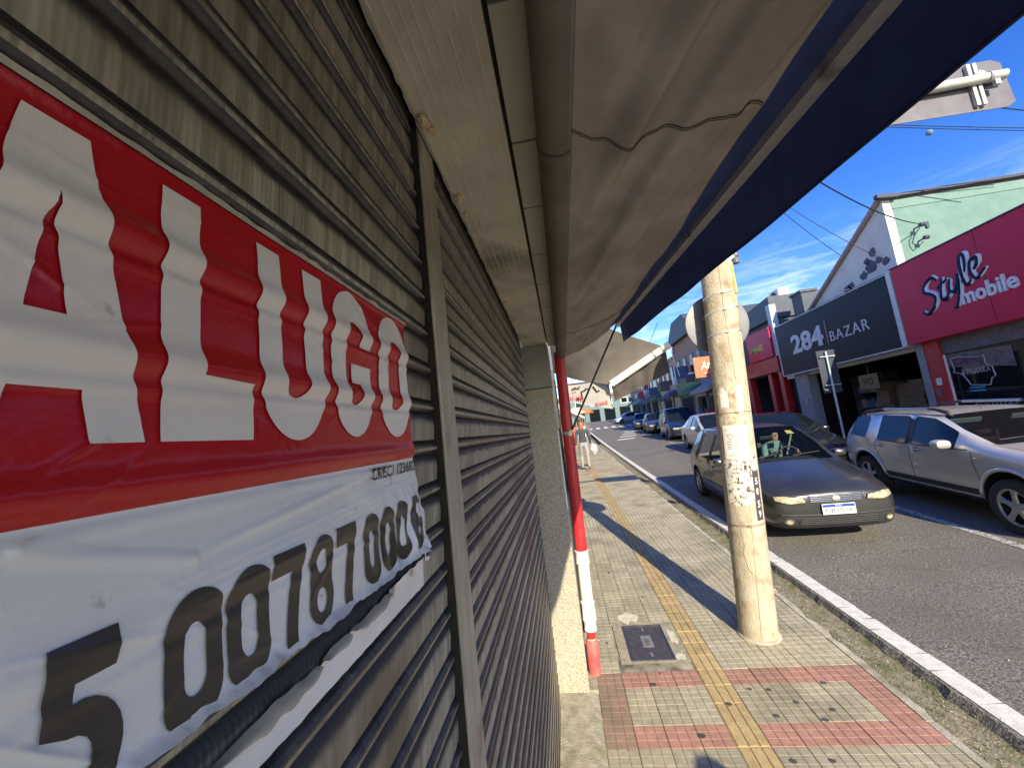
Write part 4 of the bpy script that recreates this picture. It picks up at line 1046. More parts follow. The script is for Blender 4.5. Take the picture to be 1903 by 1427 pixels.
def wheel(t, x, y, r, w, spokes=5, steer=0.0, rim=rim_m, detail=True):
    sg = 1 if x > 0 else -1
    b = MB(); b.lathe([(r * .66, -w / 2), (r * .93, -w / 2), (r * .985, -w * .36), (r, -w * .2), (r, w * .2), (r * .985, w * .36), (r * .93, w / 2), (r * .66, w / 2), (r * .66, -w / 2)], (0, 0, 0), 'X', 36)
    ty = b.build('wheel', rubber, t, smooth='auto', local=True); ty.location = (x, y, r); ty.rotation_euler = (0, 0, steer)
    o_ = sg * w * .40
    b = MB(); b.lathe([(r * .66, o_ * 1.05), (r * .62, o_ * .9), (r * .60, o_ * .2), (r * .1, o_ * .15)], (0, 0, 0), 'X', 30); b.build('rim_well', black_in, ty, smooth='auto', local=True)
    b = MB(); b.lathe([(r * .665, o_ * 1.15), (r * .60, o_ * 1.12), (r * .585, o_ * .9)], (0, 0, 0), 'X', 36)
    for k in range(spokes):
        a = 2 * PI * k / spokes + .3
        ca, sa = math.cos(a), math.sin(a)
        P = []
        for (rr, wd) in ((r * .10, .16), (r * .36, .115), (r * .61, .17)):
            for (q, dx) in ((-1, .86), (-.6, 1.06), (.6, 1.06), (1, .86)):
                u = q * wd * r * .8; P.append((o_ * dx, rr * ca - u * sa, rr * sa + u * ca))
        b.add(P, [(i * 4 + k2, i * 4 + k2 + 1, i * 4 + 5 + k2, i * 4 + 4 + k2) for i in range(2) for k2 in range(3)])
    b.lathe([(r * .17, o_ * .9), (r * .16, o_ * 1.12), (0.001, o_ * 1.16)], (0, 0, 0), 'X', 16)
    b.build('rim', rim, ty, smooth='auto', local=True)
    return ty

def mirror(t, x, y, z, m, sg):
    b = MB(); P = []
    for (yy_, s) in ((-.09, .35), (-.07, .8), (0, 1.0), (.045, .92)):
        for k in range(16):
            a = 2 * PI * k / 16
            cx_ = abs(math.cos(a)) ** .7 * math.copysign(1, math.cos(a)); cz_ = abs(math.sin(a)) ** .7 * math.copysign(1, math.sin(a))
            P.append((x + sg * .10 + cx_ * .105 * s, y + yy_, z + .02 + cz_ * .068 * s))
    b.add(P, [(i * 16 + k, i * 16 + (k + 1) % 16, (i + 1) * 16 + (k + 1) % 16, (i + 1) * 16 + k) for i in range(3) for k in range(16)] + [tuple(range(16)), tuple(range(48, 64))])
    o = b.build('side_mirror', m, t, smooth='auto', local=True)
    b = MB(); b.obox((x + sg * .0, y + .01, z - .03), (.10, .05, .035), (0, 0, 0)); b.build('mirror_stalk', plastic_b, o, local=True)
    return o

def place(t, x, y, yaw): t.location = (x, y, gz(y) - .09); t.rotation_euler = (TILT, 0, yaw)

hatch = [
 (-2.12, .30, (.56, .34), (.62, .47), (.58, .58), (.50, .62), (.40, .635), (.20, .65), (0, .655)),
 (-2.06, .20, (.72, .28), (.78, .46), (.74, .62), (.64, .675), (.50, .70), (.26, .72), (0, .725)),
 (-1.84, .17, (.82, .24), (.86, .50), (.835, .68), (.73, .765), (.53, .80), (.27, .82), (0, .825)),
 (-1.42, .17, (.855, .22), (.88, .55), (.865, .78), (.77, .865), (.56, .895), (.28, .915), (0, .92)),
 (-1.06, .17, (.86, .22), (.885, .58), (.875, .855), (.79, .945), (.66, .962), (.33, .98), (0, .985)),
 (-.64, .17, (.86, .22), (.885, .58), (.875, .895), (.735, 1.17), (.655, 1.195), (.34, 1.22), (0, 1.228)),
 (-.16, .17, (.86, .22), (.885, .58), (.875, .91), (.655, 1.405), (.575, 1.445), (.30, 1.468), (0, 1.475)),
 (.22, .17, (.86, .22), (.885, .58), (.875, .915), (.63, 1.45), (.56, 1.487), (.30, 1.507), (0, 1.512)),
 (.34, .17, (.86, .22), (.885, .58), (.875, .915), (.628, 1.452), (.56, 1.49), (.30, 1.51), (0, 1.515)),
 (1.00, .17, (.86, .22), (.885, .58), (.875, .925), (.62, 1.44), (.55, 1.48), (.29, 1.50), (0, 1.505)),
 (1.20, .17, (.86, .22), (.885, .58), (.872, .93), (.617, 1.43), (.55, 1.47), (.29, 1.49), (0, 1.495)),
 (1.62, .18, (.84, .24), (.87, .58), (.86, .95), (.61, 1.37), (.54, 1.415), (.28, 1.435), (0, 1.44)),
 (1.93, .22, (.80, .28), (.84, .58), (.82, .95), (.69, 1.06), (.58, 1.08), (.30, 1.09), (0, 1.09)),
 (2.06, .26, (.74, .32), (.79, .56), (.76, .80), (.64, .86), (.52, .87), (.27, .875), (0, .875)),
 (2.10, .32, (.62, .36), (.66, .54), (.62, .70), (.54, .74), (.44, .75), (.22, .755), (0, .755))]
hatch_seg = [('p', 'p')] * 4 + [('t', 'g'), ('g', 'g'), ('g', 'p'), ('t', 'p'), ('g', 'p'), ('t', 'p'), ('g', 'p'), ('p', 'g'), ('p', 'p'), ('p', 'p')]
def sedanize(st, drop=.04):
    """three-box version of the hatch: longer tail with a boot lid"""
    r = [list(s) for s in st[:10]]
    for s in r: s[0] -= .10
    r += [[1.15, .17, (.86, .22), (.885, .58), (.872, .93), (.64, 1.36), (.56, 1.40), (.29, 1.42), (0, 1.425)],
          [1.62, .18, (.85, .24), (.875, .58), (.865, .95), (.75, 1.03), (.62, 1.05), (.31, 1.06), (0, 1.06)],
          [2.05, .20, (.83, .26), (.86, .58), (.84, .93), (.72, 1.0), (.58, 1.02), (.29, 1.03), (0, 1.03)],
          [2.22, .26, (.76, .30), (.80, .56), (.77, .86), (.66, .94), (.52, .955), (.27, .96), (0, .96)],
          [2.27, .34, (.66, .38), (.70, .56), (.66, .76), (.56, .82), (.44, .83), (.22, .835), (0, .835)]]
    return [tuple(s) for s in r]
sedan_seg = [('p', 'p')] * 4 + [('t', 'g'), ('g', 'g'), ('g', 'p'), ('t', 'p'), ('g', 'p'), ('p', 'p'), ('p', 'g'), ('p', 'p'), ('p', 'p'), ('p', 'p')]

def plain_glass(nm): return dark_glass
def generic_car(st, seg, body_m, label, wheels, rw, ra, group=None, name='parked_car', cat='car', lamp_z=.62, lamp_x=(.40, .70), plate_z=.45, glass=plain_glass, grille=True):
    t = empty(name, (0, 0, 0), label, cat, group)
    full, bvh, gi = car_shell(st, seg, [(w, rw) for w in wheels], ra, [body_m, dark_glass, plastic_b], t)
    split_glass(full, gi, 'body', t, glass)
    for wy in wheels:
        for sg in (-1, 1): wheel(t, sg * .76, wy, rw, .19)
    for sg in (-1, 1):
        drape(bvh, [[(sg * lamp_x[0], lamp_z - .05), (sg * lamp_x[1], lamp_z - .03), (sg * lamp_x[1], lamp_z + .06), (sg * (lamp_x[0] + .04), lamp_z + .05)]], 'F', t, 'headlight', lamp_glass, .008)
        drape(bvh, [[(sg * .45, .80), (sg * .70, .78), (sg * .70, .90), (sg * .50, .90)]], 'B', t, 'tail_light', red_lens, .008)
    if grille: drape(bvh, [[(-.36, lamp_z - .07), (.36, lamp_z - .07), (.33, lamp_z + .02), (-.33, lamp_z + .02)]], 'F', t, 'grille', plastic_b, .006)
    y0 = min(s[0] for s in st)
    b = MB(); b.box(-.2, .2, y0 - .02, y0 - .005, plate_z - .065, plate_z + .065); b.build('number_plate', white_p, t, local=True)
    mirror(t, -.86, -.62, .98, body_m, -1); mirror(t, .86, -.62, .98, body_m, 1)
    return t, bvh

# --- the dark hatchback
t = empty('moving_car', (0, 0, 0), 'dark grey dusty hatchback driving towards the camera with a driver behind the windscreen', 'car'); dark_car = t
pd = paint('paint_graphite', (.040, .041, .043), metal=.5, rough=.30, dust=(.075, .073, .07))
full, bvh, gi = car_shell(hatch, hatch_seg, [(-1.28, .305), (1.32, .305)], .36, [pd, dark_glass, plastic_b], t)
wg = glass_clear('windscreen_glass', (.80, .92, .94), .10)
split_glass(full, gi, 'body', t, lambda nm: wg if nm == 'windscreen' else dark_glass)
for wy in (-1.28, 1.32):
    for sg in (-1, 1): wheel(t, sg * .775, wy, .305, .195)
for sg in (-1, 1):
    hl = drape(bvh, [[(sg * .375, .575), (sg * .58, .56), (sg * .735, .60), (sg * .74, .655), (sg * .62, .665), (sg * .40, .635)]], 'F', t, 'headlight', lamp_glass, .010, .02)
    drape_line(bvh, [(sg * .375, .575), (sg * .58, .56), (sg * .735, .60), (sg * .74, .655), (sg * .62, .665), (sg * .40, .635), (sg * .375, .575)], 'F', t, 'headlight_rim', plastic_b, .006, .008)
    P = []; cxf, czf = sg * .62, .325
    drape(bvh, [arc(cxf, czf, .060, .043, 0, 350, 20)], 'F', t, 'fog_lamp', chrome, .012, .02)
    drape(bvh, [arc(cxf, czf, .040, .028, 0, 350, 16)], 'F', t, 'fog_lens', lamp_glass, .016, .02)
    mirror(t, sg * .87, -.66, .965, pd, sg)
drape(bvh, [[(-.34, .565), (.34, .565), (.36, .60), (.34, .655), (-.34, .655), (-.36, .60)]], 'F', t, 'grille', plastic_b, .004)
for z in (.583, .605, .627, .648): drape_line(bvh, [(-.335, z), (0, z - .004), (.335, z)], 'F', t, 'grille_bar', chrome, .0055, .012)
drape(bvh, [arc(0, .612, .045, .038, 0, 350, 18)], 'F', t, 'badge', chrome, .022, .02)
drape(bvh, [[(-.50, .275), (.50, .275), (.53, .36), (-.53, .36)]], 'F', t, 'lower_grille', black_in, .006)
for z in (.29, .315, .34): drape_line(bvh, [(-.50, z), (0, z - .006), (.50, z)], 'F', t, 'lower_grille_bar', plastic_b, .006, .010)
drape_line(bvh, [(-.72, .42), (-.4, .405), (0, .40), (.4, .405), (.72, .42)], 'F', t, 'bumper_strip', plastic_b, .012, .004)
drape_line(bvh, [(-.70, .375), (-.4, .365), (0, .362), (.4, .365), (.70, .375)], 'F', t, 'bumper_edge', plastic_b, .005, .004)
drape_line(bvh, [(-.70, -1.86), (-.60, -1.4), (-.68, -1.08)], 'T', t, 'hood_seam', black_in, .003); drape_line(bvh, [(.70, -1.86), (.60, -1.4), (.68, -1.08)], 'T', t, 'hood_seam', black_in, .003)
drape_line(bvh, [(-.70, .672), (-.36, .69), (0, .695), (.36, .69), (.70, .672)], 'F', t, 'hood_seam', black_in, .003, .002)
for d, sg in (('L', -1), ('R', 1)):
    drape_line(bvh, [(-.95, .30), (-.98, .60), (-.93, .86)], d, t, 'door_seam', black_in, .0035); drape_line(bvh, [(.28, .26), (.28, .88)], d, t, 'door_seam', black_in, .0035)
    drape_line(bvh, [(1.0, .62), (1.22, .9)], d, t, 'door_seam', black_in, .0035)
    for y in (.12, 1.02): drape_line(bvh, [(y - .1, .80), (y + .06, .80)], d, t, 'door_handle', pd, .014, .012)
    drape_line(bvh, [(-.9, .48), (.9, .48)], d, t, 'side_strip', plastic_b, .014, .002)
def plate(t, y, z, txt):
    b = MB(); b.box(-.205, .205, y, y + .012, z - .068, z + .068); o = b.build('number_plate', white_p, t, local=True, bevel=.003)
    b = MB(); b.add([(-.198, y - .0015, z + .026), (.198, y - .0015, z + .026), (.198, y - .0015, z + .062), (-.198, y - .0015, z + .062)], [(0, 1, 2, 3)]); b.build('plate_band', mat('plate_blue', (.01, .05, .35), rough=.4), o, local=True)
    text_on(txt, (-.165, y - .002, z - .052), (1, 0, 0), (0, 0, 1), .33, .066, mat('plate_letters', (.14, .13, .13), rough=.5), 'plate_number', o, offset=.03, local=True)
    text_on('BRASIL', (-.04, y - .0025, z + .036), (1, 0, 0), (0, 0, 1), .08, .016, white_p, 'plate_country', o, local=True)
plate(t, -2.150, .478, 'DJH7J56')
# wipers, mirror, cabin
drape_line(bvh, [(-.55, -.99), (-.1, -.93)], 'T', t, 'wiper', plastic_b, .007, .02); drape_line(bvh, [(.1, -.99), (.55, -.92)], 'T', t, 'wiper', plastic_b, .007, .02)
seat_m = mat('seat_fabric', (.05, .052, .056), (.075, .078, .082), rough=.9, scale=30)
for sx in (-.36, .36):
    b = MB(); b.obox((sx, .10, .50), (.50, .52, .16), (.1, 0, 0)); b.obox((sx, .38, .82), (.48, .14, .62), (-.22, 0, 0)); b.build('seat', seat_m, t, local=True, bevel=.03)
    b = MB(); b.obox((sx, .44, 1.22), (.26, .09, .17), (-.1, 0, 0)); b.build('headrest', seat_m, t, local=True, bevel=.03)
b = MB(); b.obox((0, -.72, .80), (1.5, .5, .26), (.12, 0, 0)); b.build('dashboard', black_in, t, local=True, bevel=.04)
b = MB(); b.obox((0, .3, .24), (1.5, 2.4, .06), (0, 0, 0)); b.build('cabin_floor', black_in, t, local=True)
b = MB(); b.obox((0, 1.05, .72), (1.4, .16, .6), (-.3, 0, 0)); b.build('rear_seat', seat_m, t, local=True, bevel=.03)
b = MB(); tor = []
for k in range(28):
    a = 2 * PI * k / 28; tor.append(Vector((.36 + .185 * math.cos(a), -.36 + .06 * math.sin(a), .93 + .175 * math.sin(a))))
b.tube(tor + [tor[0]], .015, 8, caps=False); b.tube([(.20, -.36, .93), (.52, -.36, .93)], .014, 8); b.tube([(.36, -.36, .93), (.36, -.60, .82)], .03, 8); b.build('steering_wheel', plastic_b, t, local=True, smooth=True)
b = MB(); b.obox((0, -.36, 1.30), (.22, .03, .06), (.2, 0, 0)); b.build('rear_view_mirror', plastic_b, t, local=True, bevel=.008)
b = MB(); b.add([(.52, -.16, 1.30), (.56, -.14, 1.30), (.40, -.20, .95), (.36, -.22, .95)], [(0, 1, 2, 3)]); b.build('seat_belt', galv, t, local=True)
drape(bvh, [[(.35, 1.34), (.47, 1.33), (.46, 1.385), (.36, 1.39)]], 'F', t, 'windscreen_sticker', mat('yellow_sticker', (.25, .22, .05), rough=.6), .004)
t.scale = (.955, 1, 1); place(t, 3.60, 7.92, R(-3.5))

# --- the silver off-roader
suv = [
 (-2.14, .42, (.58, .46), (.64, .60), (.62, .78), (.54, .86), (.44, .885), (.22, .90), (0, .905)),
 (-2.07, .30, (.74, .38), (.80, .58), (.79, .82), (.70, .92), (.54, .95), (.28, .965), (0, .97)),
 (-1.84, .27, (.84, .34), (.885, .60), (.875, .86), (.79, .985), (.58, 1.01), (.29, 1.025), (0, 1.03)),
 (-1.40, .26, (.87, .33), (.905, .64), (.90, .93), (.82, 1.035), (.60, 1.06), (.30, 1.075), (0, 1.08)),
 (-1.00, .26, (.865, .32), (.90, .64), (.895, .985), (.82, 1.075), (.68, 1.09), (.34, 1.105), (0, 1.11)),
 (-.62, .26, (.865, .32), (.90, .64), (.893, 1.005), (.775, 1.30), (.685, 1.325), (.35, 1.345), (0, 1.35)),
 (-.22, .26, (.865, .32), (.90, .64), (.892, 1.01), (.715, 1.535), (.63, 1.575), (.33, 1.595), (0, 1.60)),
 (.18, .26, (.865, .32), (.90, .64), (.892, 1.015), (.695, 1.575), (.615, 1.62), (.32, 1.64), (0, 1.645)),
 (.30, .26, (.865, .32), (.90, .64), (.892, 1.015), (.693, 1.58), (.613, 1.622), (.32, 1.642), (0, 1.647)),
 (.98, .26, (.865, .32), (.90, .64), (.892, 1.03), (.69, 1.58), (.61, 1.62), (.32, 1.64), (0, 1.645)),
 (1.12, .26, (.87, .32), (.905, .66), (.893, 1.035), (.688, 1.575), (.608, 1.615), (.32, 1.635), (0, 1.64)),
 (1.28, .26, (.87, .33), (.91, .68), (.893, 1.045), (.686, 1.57), (.605, 1.61), (.32, 1.63), (0, 1.635)),
 (1.74, .28, (.86, .36), (.90, .68), (.875, 1.10), (.675, 1.53), (.59, 1.575), (.31, 1.595), (0, 1.60)),
 (1.99, .32, (.82, .42), (.86, .66), (.84, 1.08), (.72, 1.24), (.60, 1.27), (.31, 1.28), (0, 1.28)),
 (2.11, .36, (.78, .44), (.82, .62), (.80, .86), (.72, 1.0), (.60, 1.02), (.31, 1.03), (0, 1.03)),
 (2.15, .42, (.66, .48), (.70, .60), (.68, .76), (.60, .84), (.50, .86), (.26, .865), (0, .865))]
def squash(z): return z if z < 1.0 else 1.0 + (z - 1.0) * .77
suv = [(s_[0], s_[1], *[(p[0] * (1.03 if p[1] > 1.3 else 1), squash(p[1])) for p in s_[2:]]) for s_ in suv]
suv_seg = [('p', 'p')] * 4 + [('p', 'g'), ('g', 'g'), ('g', 'p'), ('t', 'p'), ('g', 'p'), ('p', 'p'), ('p', 'p'), ('g', 'p'), ('p', 'g'), ('p', 'p'), ('p', 'p')]
ps = paint('paint_silver', (.60, .585, .55), metal=.5, rough=.36)
t = empty('silver_suv', (0, 0, 0), 'silver grey off-roader with black roof rails parked in front of the red shop', 'car', None)
full, bvh, gi = car_shell(suv, suv_seg, [(-1.32, .345), (1.36, .345)], .425, [ps, dark_glass, plastic_b], t, wide=.55)
wg2 = glass_clear('suv_windscreen', (.45, .55, .60), .30)
split_glass(full, gi, 'body', t, lambda nm: wg2 if nm == 'windscreen' else dark_glass)
for wy in (-1.32, 1.36):
    for sg in (-1, 1): wheel(t, sg * .80, wy, .345, .215)
    for d, sg in (('L', -1), ('R', 1)):
        b = MB(); P = []
        for k in range(-14, 195, 9):
            a = R(k); yy_, zz = wy + .440 * math.cos(a), .365 + .440 * math.sin(a)
            if zz < .36: continue
            h, *_ = bvh.ray_cast(Vector((sg * 3, yy_, zz)), Vector((-sg, 0, 0)))
            if h is not None: P.append(h + Vector((sg * .0, 0, 0)))
        if len(P) > 2: b.tube(P, .026, 8); b.build('wheel_arch', ps, t, smooth=True, local=True)
for sg in (-1, 1):
    drape(bvh, [[(sg * .42, .73), (sg * .72, .72), (sg * .735, .84), (sg * .60, .875), (sg * .44, .86)]], 'F', t, 'headlight', lamp_glass, .010, .02)
    mirror(t, sg * .90, -.56, 1.055, ps, sg)
    # roof rail: two feet and a bar
    x = sg * .60
    b = MB(); b.tube([(x, -.30, 1.437), (x, -.22, 1.492), (x, -.02, 1.537), (x, .10, 1.544)], [.028, .03, .024, .022], 10); b.build('rail_foot', plastic_b, t, smooth=True, local=True)
    b = MB(); b.tube([(x, 1.10, 1.544), (x, 1.30, 1.537), (x, 1.58, 1.502), (x, 1.70, 1.442)], [.022, .024, .03, .028], 10); b.build('rail_foot', plastic_b, t, smooth=True, local=True)
    b = MB(); b.tube([(x, .10, 1.544), (x, 1.10, 1.544)], .023, 10); b.build('roof_rail', rim_m, t, smooth='auto', local=True)
drape(bvh, [[(-.40, .74), (.40, .74), (.38, .85), (-.38, .85)]], 'F', t, 'grille', plastic_b, .006)
for z in (.77, .80, .83): drape_line(bvh, [(-.38, z), (.38, z)], 'F', t, 'grille_bar', chrome, .007, .012)
drape(bvh, [[(-.55, .40), (.55, .40), (.60, .55), (-.60, .55)]], 'F', t, 'lower_grille', black_in, .006)
b = MB(); b.box(-.2, .2, -2.20, -2.185, .56, .69); b.build('number_plate', white_p, t, local=True)
for d, sg in (('L', -1), ('R', 1)):
    drape(bvh, [[(-.86, .40), (.86, .40), (.90, .48), (-.86, .48)]], d, t, 'sill_trim', plastic_b, .008)
    drape_line(bvh, [(-.86, .36), (-.92, .64), (-.84, .99)], d, t, 'door_seam', black_in, .004); drape_line(bvh, [(.24, .34), (.24, 1.0)], d, t, 'door_seam', black_in, .004)
    drape_line(bvh, [(.86, .40), (.96, .70), (1.04, .86), (1.05, 1.03)], d, t, 'door_seam', black_in, .004)
    for y in (.08, .90):
        drape(bvh, [arc(y, .93, .085, .028, 0, 350, 16)], d, t, 'handle_recess', black_in, .002, .03); drape_line(bvh, [(y - .085, .935), (y + .085, .935)], d, t, 'door_handle', ps, .014, .016)
    drape_line(bvh, [(-.80, 1.0), (-.1, 1.005), (.96, 1.02)], d, t, 'belt_moulding', plastic_b, .008, .0)
    drape_line(bvh, [(-.97, .90), (-.90, .895)], d, t, 'side_repeater', lamp_glass, .012, .004)
drape_line(bvh, [(-.74, -1.80), (-.70, -1.3), (-.74, -1.02)], 'T', t, 'hood_seam', black_in, .0035); drape_line(bvh, [(.74, -1.80), (.70, -1.3), (.74, -1.02)], 'T', t, 'hood_seam', black_in, .0035)
drape_line(bvh, [(-.6, -.93), (.0, -.90)], 'T', t, 'wiper', plastic_b, .008, .02); drape_line(bvh, [(0.05, -.93), (.6, -.90)], 'T', t, 'wiper', plastic_b, .008, .02)
b = MB(); b.tube([(0, -.05, 1.43), (.0, .10, 1.62)], .004, 6); b.build('aerial', plastic_b, t, local=True)
for sx in (-.38, .38):
    b = MB(); b.obox((sx, .40, .98), (.48, .14, .66), (-.2, 0, 0)); b.obox((sx, .46, 1.26), (.26, .09, .14), (-.1, 0, 0)); b.build('seat', mat('suv_seat', (.10, .02, .03), (.13, .03, .04), rough=.9), t, local=True, bevel=.03)
    b = MB(); b.obox((sx * 1.0, -.20, 1.345), (.40, .02, .08), (.5, 0, 0)); b.build('sun_visor', mat('visor', (.50, .52, .42), rough=.8), t, local=True, bevel=.008)
b = MB(); b.obox((0, -.72, .92), (1.5, .5, .26), (.12, 0, 0)); b.build('dashboard', black_in, t, local=True, bevel=.04)
b = MB(); b.obox((0, .3, .34), (1.5, 2.4, .06), (0, 0, 0)); b.build('cabin_floor', black_in, t, local=True)
place(t, 6.44, 6.92, R(-6.0))

# --- other parked cars
sed = sedanize(hatch)
G = 'cars parked along the far kerb'
black_p = paint('paint_black', (.018, .020, .024), metal=.3, rough=.25)
t, _ = generic_car(sed, sedan_seg, black_p, 'glossy black car parked between the silver off-roader and the silver saloon', (-1.42, 1.22), .305, .36, G); place(t, 5.95, 12.0, R(-4))
b = MB(); b.obox((.86, -.62, 1.03), (.05, .03, .05), (0, 0, 0)); b.build('mirror_lamp', red_lens, t, local=True)
t, _ = generic_car(sed, sedan_seg, ps, 'silver saloon parked behind the concrete post, in front of the red shop front', (-1.42, 1.22), .305, .36, G); place(t, 6.15, 17.0, R(-4))
van = [(y, zb + .02, (a[0] * 1.02, a[1]), (b_[0] * 1.02, b_[1] + .05), (c[0] * 1.02, c[1] + .12), (d[0] * (1.10 if d[1] > 1.2 else 1.0), d[1] * (1.20 if d[1] > 1.1 else 1.08)), (e[0] * (1.12 if e[1] > 1.2 else 1), e[1] * (1.20 if e[1] > 1.1 else 1.08)), (f[0], f[1] * (1.20 if f[1] > 1.1 else 1.08)), (g[0], g[1] * (1.20 if g[1] > 1.1 else 1.08))) for (y, zb, a, b_, c, d, e, f, g) in hatch]
navy_p = paint('paint_navy', (.016, .026, .055), metal=.3, rough=.28)
t, _ = generic_car(van, hatch_seg, navy_p, 'dark blue tall van parked farther up the street before the green shop front', (-1.28, 1.32), .31, .37, G, 'parked_van', 'van', lamp_z=.66); place(t, 6.95, 24.6, R(-5))
grey_p = paint('paint_dark_grey', (.05, .055, .06), metal=.4, rough=.28)
t, _ = generic_car(hatch, hatch_seg, grey_p, 'dark grey hatchback parked behind the blue van, next one up the street', (-1.28, 1.32), .305, .36, G); place(t, 7.25, 31.5, R(-7))
t, _ = generic_car(hatch, hatch_seg, paint('paint_bronze', (.07, .06, .055)), 'brownish hatchback farthest up the row of parked cars', (-1.28, 1.32), .305, .36, G); place(t, 7.6, 38, R(-9))
t, _ = generic_car(hatch, hatch_seg, paint('paint_light_blue', (.30, .42, .55), metal=.2), 'light blue car crossing at the far end of the street', (-1.28, 1.32), .305, .36, None, 'crossing_car'); place(t, 9.6, 58, R(-80))

# ------------------------------------------------------------------ people
def skin_person(nodes, edges, name, label, colour_of, mats, loc, rz=0.0, parent=None):
    names = list(nodes); idx = {k: i for i, k in enumerate(names)}
    me = bpy.data.meshes.new(name); me.from_pydata([nodes[k][0] for k in names], [(idx[a], idx[b]) for a, b in edges], [])
    o = bpy.data.objects.new(name, me); COL.objects.link(o)
    o.modifiers.new('k', 'SKIN'); s_ = o.modifiers.new('s', 'SUBSURF'); s_.levels = 2; s_.render_levels = 2
    for k, v in zip(names, o.data.skin_vertices[0].data):
        r = nodes[k][1]; v.radius = r if isinstance(r, tuple) else (r, r)
    o.data.skin_vertices[0].data[idx['pelvis']].use_root = True
    bpy.context.view_layer.update()
    full = bpy.data.meshes.new_from_object(o.evaluated_get(bpy.context.evaluated_depsgraph_get()))
    bpy.data.objects.remove(o)
    full.materials.clear()
    for m in mats: full.materials.append(m)
    for p in full.polygons: p.material_index = colour_of(p.center); p.use_smooth = True
    b = bpy.data.objects.new('body' if parent else name, full); COL.objects.link(b)
    if parent: b.parent = parent
    b.location = loc; b.rotation_euler = (0, 0, rz)
    return b
def hand(nodes, edges, root, p, d, side):
    p = Vector(p); d = Vector(d).normalized(); s_ = Vector(side).normalized()
    nodes[root + '_palm'] = (p + d * .07, (.024, .034)); edges.append((root, root + '_palm'))
    for i, (o_, l) in enumerate(((-.027, .062), (-.009, .072), (.009, .068), (.026, .052))):
        q = p + d * .10 + s_ * o_; cur = d.cross(s_) * .018
        nodes[f'{root}f{i}a'] = (q, .0095); nodes[f'{root}f{i}b'] = (q + d * l * .55 + cur * .4, .0085); nodes[f'{root}f{i}c'] = (q + d * l + cur, .007)
        edges += [(root + '_palm', f'{root}f{i}a'), (f'{root}f{i}a', f'{root}f{i}b'), (f'{root}f{i}b', f'{root}f{i}c')]
    q = p + d * .045 - s_ * .036
    nodes[f'{root}ta'] = (q, .011); nodes[f'{root}tb'] = (q + d * .035 - s_ * .012, .009)
    edges += [(root, f'{root}ta'), (f'{root}ta', f'{root}tb')]
def walker(sway=1):
    N = {'pelvis': ((0, 0, .93), (.135, .105)), 'waist': ((0, .0, 1.06), (.125, .095)), 'chest': ((0, -.01, 1.26), (.150, .115)), 'upper': ((0, -.005, 1.39), (.120, .085)),
         'neck': ((0, .01, 1.47), .050), 'jaw': ((0, .03, 1.54), (.066, .072)), 'head': ((0, .02, 1.61), (.078, .095)), 'crown': ((0, .01, 1.68), (.060, .072))}
    E_ = [('pelvis', 'waist'), ('waist', 'chest'), ('chest', 'upper'), ('upper', 'neck'), ('neck', 'jaw'), ('jaw', 'head'), ('head', 'crown')]
    for s, nm, f in ((-1, 'l', 1), (1, 'r', -1)):
        f *= sway
        N[nm + 'hip'] = ((s * .095, .0, .88), .098); N[nm + 'knee'] = ((s * .10, .12 * f + .03, .50), .066); N[nm + 'calf'] = ((s * .10, .10 * f - .0, .33), .058)
        N[nm + 'ankle'] = ((s * .105, .16 * f - .06, .09 + (.06 if f < 0 else 0)), .042); N[nm + 'toe'] = ((s * .12, .16 * f + .10, .035 + (.01 if f < 0 else 0)), .040)
        N[nm + 'sh'] = ((s * .185, 0, 1.38), .072); N[nm + 'elb'] = ((s * .245, -.06 * f - .02, 1.12), .050); N[nm + 'wr'] = ((s * .265, -.10 * f + .05, .90), .034)
        E_ += [('pelvis', nm + 'hip'), (nm + 'hip', nm + 'knee'), (nm + 'knee', nm + 'calf'), (nm + 'calf', nm + 'ankle'), (nm + 'ankle', nm + 'toe'), ('upper', nm + 'sh'), (nm + 'sh', nm + 'elb'), (nm + 'elb', nm + 'wr')]
        hand(N, E_, nm + 'wr', N[nm + 'wr'][0], (s * .1, .15, -1), (0, 1, 0))
    return N, E_
sweater = mat('sweater_dark', (.035, .04, .052), (.055, .06, .075), rough=.9, scale=30); trousers = mat('trousers_grey', (.22, .225, .25), (.29, .295, .32), rough=.9, scale=20)
shoe = mat('shoe_dark', (.02, .02, .022), rough=.6); hair_r = mat('hair_reddish', (.26, .085, .035), (.38, .15, .06), rough=.55, scale=40, stretch=(1, 1, .2)); hair_d = mat('hair_dark', (.02, .015, .012), rough=.5)
def cloth_w(c):
    if c.z < .075: return 3
    if c.z > 1.475 : return 2
    if abs(c.x) > .2 and c.z < .90: return 2
    if c.z < .965 and abs(c.x) < .22: return 1
    return 0
N_, E_ = walker()
per = empty('person', (.66, 14.2, gz(14.2) + .0), 'person with reddish hair, dark sweater and grey trousers walking away on the pavement', 'person')
skin_person(N_, E_, 'person', '', cloth_w, [sweater, trousers, skin_m, shoe], (0, 0, 0), 0, per)
